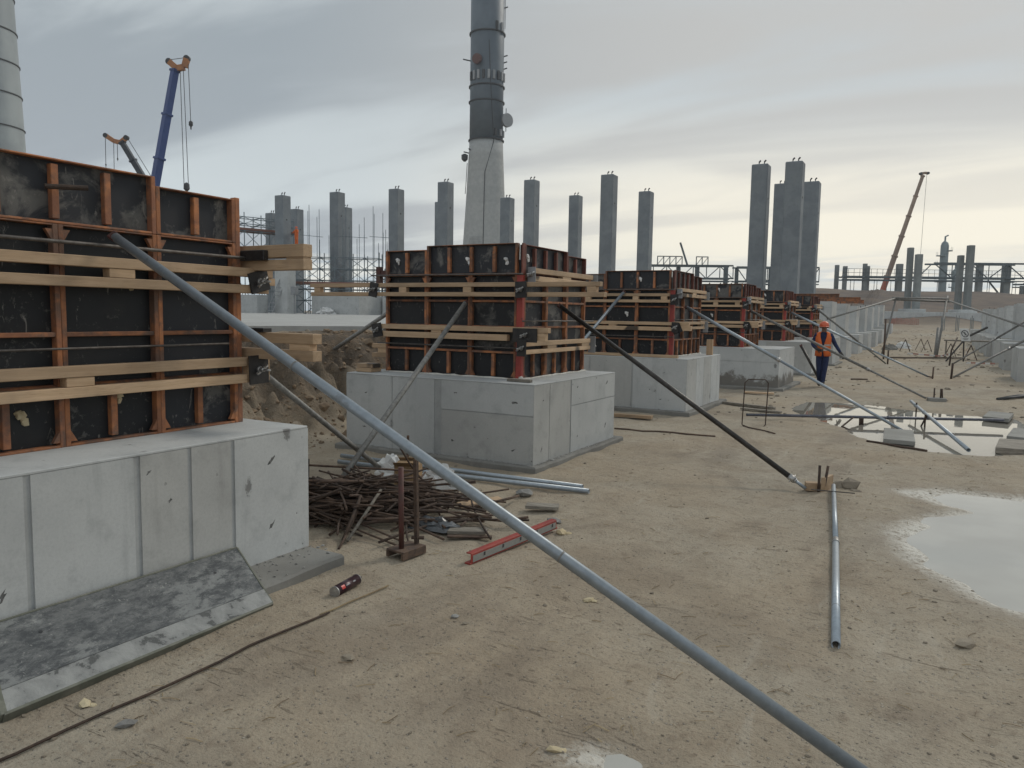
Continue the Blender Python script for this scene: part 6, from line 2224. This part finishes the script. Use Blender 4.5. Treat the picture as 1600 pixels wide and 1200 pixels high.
t = rack('long pipe rack on concrete columns with handrails along the far skyline', 110, 5.3, 0, 7.75, 46.5, 72.5, [(46.45, 9.45, 0.5), (47.0, 9.2, 0.5), (49.8, 9.6, 0.5), (50.4, 9.3, 0.5), (55.1, 9.7, 0.75), (66.2, 9.85, 0.75), (70.2, 9.9, 0.9)], (59.4, 72.4, 9.8))
mb = MB()
mb.beam(lp(67.9, 110, 7.6), lp(69.7, 110, 5.6), 0.18, 0.18)
mb.build('brace', 'racksteel', t)
mb = MB()
for la in (48.5, 49.0, 51.9, 52.3, 53.7, 54.3, 57.0, 61.0, 68.2, 68.5, 71.8, 72.3):
    mb.tube(lp(la, 110.5, 5.0), lp(la, 110.5, 7.5), 0.05, 0.05, 4)
mb.tube(lp(46, 111, 5.75), lp(71, 111, 5.85), 0.1, 0.1, 5)
tag(mb.build('hanger_pipes', 'racksteel', t), kind='stuff')
for k, (ca, cb, cz) in enumerate([(55.1, 59.4, 9.6)]):
    for q0, z0_, q1, z1_ in ((55.6, 9.5, 57.3, 7.75), (57.3, 7.75, 59.1, 9.6)):
        mb = MB()
        mb.beam(lp(q0, 109, z0_), lp(q1, 109, z1_), 0.12, 0.12)
        mb.build('diagonal', 'racksteel', t)
rack('second pipe rack cut off by the right edge of the photo', 112, 5.3, 0, 7.2, 73.6, 84, [(74.6, 7.0, 0.5), (75.4, 10.0, 0.7), (80, 10, 0.7)], None, False)
t = rack('steel truss pipe rack left of the four tall columns', 120, 1.3, 0, 7.6, 19.5, 34.0, [(21.0, 9.5, 0.6), (25.6, 9.5, 0.6), (28.6, 9.5, 0.6), (33.3, 9.5, 0.6)], (19.5, 33.9, 9.55), False, 'racksteel', 1.8)
for la0, la1 in ((22.2, 26.0), (28.2, 30.0)):
    mb = MB()
    n = 4 if la1 - la0 > 3 else 2
    for k in range(n + 1):
        q = la0 + (la1 - la0) * k / n
        mb.beam(lp(q, 119, 9.6), lp(q, 119, 11.0), 0.12, 0.12)
        if k < n:
            mb.tube(lp(q, 119, 9.7), lp(q + (la1 - la0) / n, 119, 10.9), 0.05, 0.05, 4)
    mb.beam(lp(la0, 119, 10.95), lp(la1, 119, 10.95), 0.14, 0.14)
    mb.build('upper_frame', 'racksteel', t)
mb = MB()
mb.beam(lp(25.4, 118, 13.0), lp(26.6, 118, 9.6), 0.25, 0.25)
mb.build('boom_tip', 'racksteel', t)
t = rack('steel truss pipe rack behind the four tall columns', 122, 1.3, 0, 7.4, 35.0, 48.0, [(35.2, 9.6, 0.5), (40.5, 9.6, 0.5), (47.0, 9.4, 0.5)], (35.0, 48.0, 9.6), False, 'racksteel', 1.6)
mb = MB()
for k in range(16):
    la = 20 + 1.75 * k
    mb.beam(lp(la, 123, 4.0), lp(la + 0.9, 123, 7.2), 0.12, 0.12)
    mb.beam(lp(la + 1.7, 123, 4.0), lp(la + 0.9, 123, 7.2), 0.12, 0.12)
mb.beam(lp(20, 123, 6.0), lp(48, 123, 6.2), 0.15, 0.3)
tag(mb.build('lower_lattice', 'racksteel', t), kind='stuff')


def tower(label, lat, D, z0, z1, r, rings):
    t = thing('process_tower', label, 'tower', lp(lat, D, z0))
    c = lp(lat, D, 0)
    mb = MB()
    h = z1 - z0
    mb.lathe((c.x, c.y, z0), [(r * 1.15, 0), (r, h * 0.3), (r, h * 0.93), (r * 0.8, h * 0.97), (r * 0.3, h)], 24)
    mb.build('shell', 'tower', t, smooth=True)
    for k, z in enumerate(rings):
        mb = MB()
        s = 1 if k % 2 else -1
        q = c + EW * s * r * 0.8
        mb.lathe((q.x, q.y, z), [(r * 0.4, 0), (r * 1.25, 0), (r * 1.25, 0.25), (r * 0.4, 0.3)], 16, cap=False)
        for a in range(8):
            p = Vector((q.x + r * 1.2 * math.cos(a * 0.785), q.y + r * 1.2 * math.sin(a * 0.785), z))
            mb.tube(p, p + Vector((0, 0, 1.3)), 0.06, 0.06, 4)
        mb.build('platform', 'tower', t)
    mb = MB()
    tp = Vector((c.x, c.y, z1))
    mb.path([tp - Vector((0, 0, 0.5)), tp + Vector((0, 0, 1.4)), tp + Vector((0, 0, 1.8)) + EW * 0.9], 0.28, 6)
    mb.build('vent_pipe', 'tower', t)
    return t


tower('tall grey green process tower with ring platforms behind the far pipe rack', 139.6, 250, 5, 27.5, 1.2, [14.2, 16.5, 19.8, 24.2, 22.6])
tower('short pale process tower right of the tall one behind the pipe rack', 143.6, 250, 5, 18.6, 0.9, [12.5])


# ------------------------------------------------------------------ far aisle clutter
t = thing('warning_sign', 'white no-pedestrians sign with round symbol on a leaning board', 'sign', (0.93, 37.25, 0))
sx = Vector((0.84, 0.45, 0)).normalized()
nrm = Vector((sx.y, -sx.x, 0))
sz = (Vector((0, 0, 1)) + sx * -0.22).normalized()
c = Vector((0.94, 37.2, 1.13))
mb = MB()
mb.obox(c, sx * 0.19, nrm * 0.012, sz * 0.27, 0.004)
mb.build('board', 'white', t)
mb = MB()
N = 24
cc2 = c + sz * 0.05 + nrm * 0.0145
ro, ri = 0.155, 0.118
vs = [cc2 + r_ * (sx * math.cos(2 * math.pi * k / N) + sz * math.sin(2 * math.pi * k / N)) for r_ in (ro, ri) for k in range(N)]
mb.add(vs, [(k, (k + 1) % N, N + (k + 1) % N, N + k) for k in range(N)])
mb.obox(cc2, (sx - sz).normalized() * 0.12, nrm * 0.001, (sx + sz).normalized() * 0.014)
mb.build('prohibition_ring', 'dark', t)
mb = MB()
mb.tube(cc2 + sz * 0.062 - nrm * 0.001, cc2 + sz * 0.062 + nrm * 0.0025, 0.018, 0.018, 10)
mb.obox(cc2 + sz * 0.012, sx * 0.018, nrm * 0.002, sz * 0.033)
for q in (-1, 1):
    mb.beam(cc2 - sz * 0.02, cc2 - sz * 0.085 + sx * 0.03 * q, 0.004, 0.014)
    mb.beam(cc2 + sz * 0.035, cc2 - sz * 0.02 + sx * 0.045 * q, 0.004, 0.011)
mb.build('walking_figure', 'dark', t)
mb = MB()
for k in range(3):
    mb.obox(c - sz * (0.15 + 0.03 * k) + nrm * 0.014, sx * (0.12 - 0.02 * k), nrm * 0.001, sz * 0.006)
mb.build('caption_lines', 'dark', t)
mb = MB()
mb.tube((0.95, 37.35, 0.0), (0.90, 37.3, 1.3), 0.03, 0.03, 6)
mb.tube((0.30, 36.9, 0.0), (0.95, 37.3, 0.95), 0.035, 0.035, 6)
mb.tube((1.75, 37.9, 1.45), (0.95, 37.3, 1.0), 0.05, 0.05, 6)
mb.build('sign_legs', 'pipe_dark', t)


def trestle(label, x, y, s=0.72):
    mb = MB()
    for q in (-1, 1):
        mb.tube((x - 0.35 * s, y + q * 0.25, 0), (x, y + q * 0.25, 0.9 * s), 0.014, 0.014, 5)
        mb.tube((x + 0.35 * s, y + q * 0.25, 0), (x, y + q * 0.25, 0.9 * s), 0.014, 0.014, 5)
    mb.tube((x, y - 0.35, 0.9 * s), (x, y + 0.35, 0.9 * s), 0.014, 0.014, 5)
    zt = 0
    return tag(mb.build('trestle', 'rust'), label, 'trestle', 'steel trestles in the far aisle')


for x, y, lab in [(-1.6, 47.0, 'leftmost thin steel trestle in the far aisle'), (-0.9, 49.5, 'second thin steel trestle from the left in the far aisle'), (-0.55, 47.5, 'steel trestle left of the leaning portal leg'), (0.5, 41.0, 'steel trestle right of the leaning portal leg'), (1.25, 39.0, 'steel trestle beside the warning sign')]:
    trestle(lab, x, y)


def table(mb):
    mb.box((0.2, 39.3, 0.8), (2.2, 40.2, 0.86), 0.01)
    for x in (0.3, 2.1):
        for y in (39.4, 40.1):
            mb.tube((x, y, 0), (x, y, 0.8), 0.03, 0.03, 5)


mesh1('work_bench', 'oldwood', table, 'low work bench behind the warning sign', 'bench')


def netting(mb):
    n = 26
    pts = []
    for k in range(n + 1):
        f = k / n
        p = lp(36.5 + 2.9 * f, 74 + 1.5 * math.sin(f * 3), 0)
        z = 1.15
        pts.append((p, z))
    for j, h_ in enumerate([0.05, 0.2, 0.35, 0.5, 0.65]):
        mb.path([(p.x, p.y, z + h_ + 0.10 * math.sin(i * 1.7) + 0.06 * math.sin(i * 0.6)) for i, (p, z) in enumerate(pts)], 0.03, 4)
    for i, (p, z) in enumerate(pts):
        mb.tube((p.x, p.y, z), (p.x, p.y, z + 0.72), 0.02, 0.02, 4)


mesh1('barrier_net', 'netting', netting, 'faded red barrier net across the far end of the aisle', 'barrier')
for k, (x, y, s, lab) in enumerate([(-1.9, 52.0, 0.5, 'pale heap of sacking beside the far left footings'), (-2.4, 48.5, 0.42, 'grey heap of sacking at the corner of a far left footing')]):
    mesh1('sack', 'white' if k == 0 else 'paver', lambda mb: crumple(mb, (x, y, gz(x, y)), s, s * 0.7, s * 0.7, 30 + k), lab, 'sack')
t = thing('bar_cluster', 'row of short vertical bars left of the barrier net', 'rebar', tuple(lp(38, 66, 0.8)))
for k in range(9):
    p = lp(37.0 + 0.42 * k, 66 + (k % 3) * 0.5, 0.6)
    mb = MB()
    mb.tube(p, p + Vector((0, 0, 1.4 + 0.2 * (k % 2))), 0.035, 0.035, 5)
    mb.build('vertical_bar', 'rackcol', t)


def tape(mb, pts):
    for i in range(len(pts) - 1):
        a, b = Vector(pts[i]), Vector(pts[i + 1])
        n = 6
        for k in range(n):
            mb.cur = k % 2
            mb.beam(a.lerp(b, k / n), a.lerp(b, (k + 1) / n), 0.004, 0.06)


mb = MB()
tape(mb, [(-1.2, 38.6, 0.22), (0.1, 39.2, 0.12), (0.55, 39.4, 0.25)])
tag(mb.build('barrier_tape', ['white', 'netting']), 'sagging red and white tape low across the far aisle', 'tape')
mb = MB()
tape(mb, [(0.95, 34.5, 0.75), (0.97, 34.3, 0.1), (1.9, 34.0, 0.12)])
tag(mb.build('barrier_tape', ['white', 'netting']), 'hanging red and white tape below the warning sign', 'tape')

# ------------------------------------------------------------------ air
def haze(density):
    m = bpy.data.materials.new('thin_haze')
    m.use_nodes = True
    nt = m.node_tree
    nt.nodes.clear()
    o = nt.nodes.new('ShaderNodeOutputMaterial')
    v = nt.nodes.new('ShaderNodeVolumePrincipled')
    v.inputs['Color'].default_value = (0.80, 0.86, 0.92, 1)
    v.inputs['Density'].default_value = density
    v.inputs['Anisotropy'].default_value = 0.2
    nt.links.new(v.outputs[0], o.inputs['Volume'])
    M['haze'] = m
    mb = MB()
    mb.box((-420, -160, -1.5), (260, 420, 110))
    tag(mb.build('haze', 'haze'), 'thin pale haze in the air over the whole site', kind='stuff')


haze(0.0004)
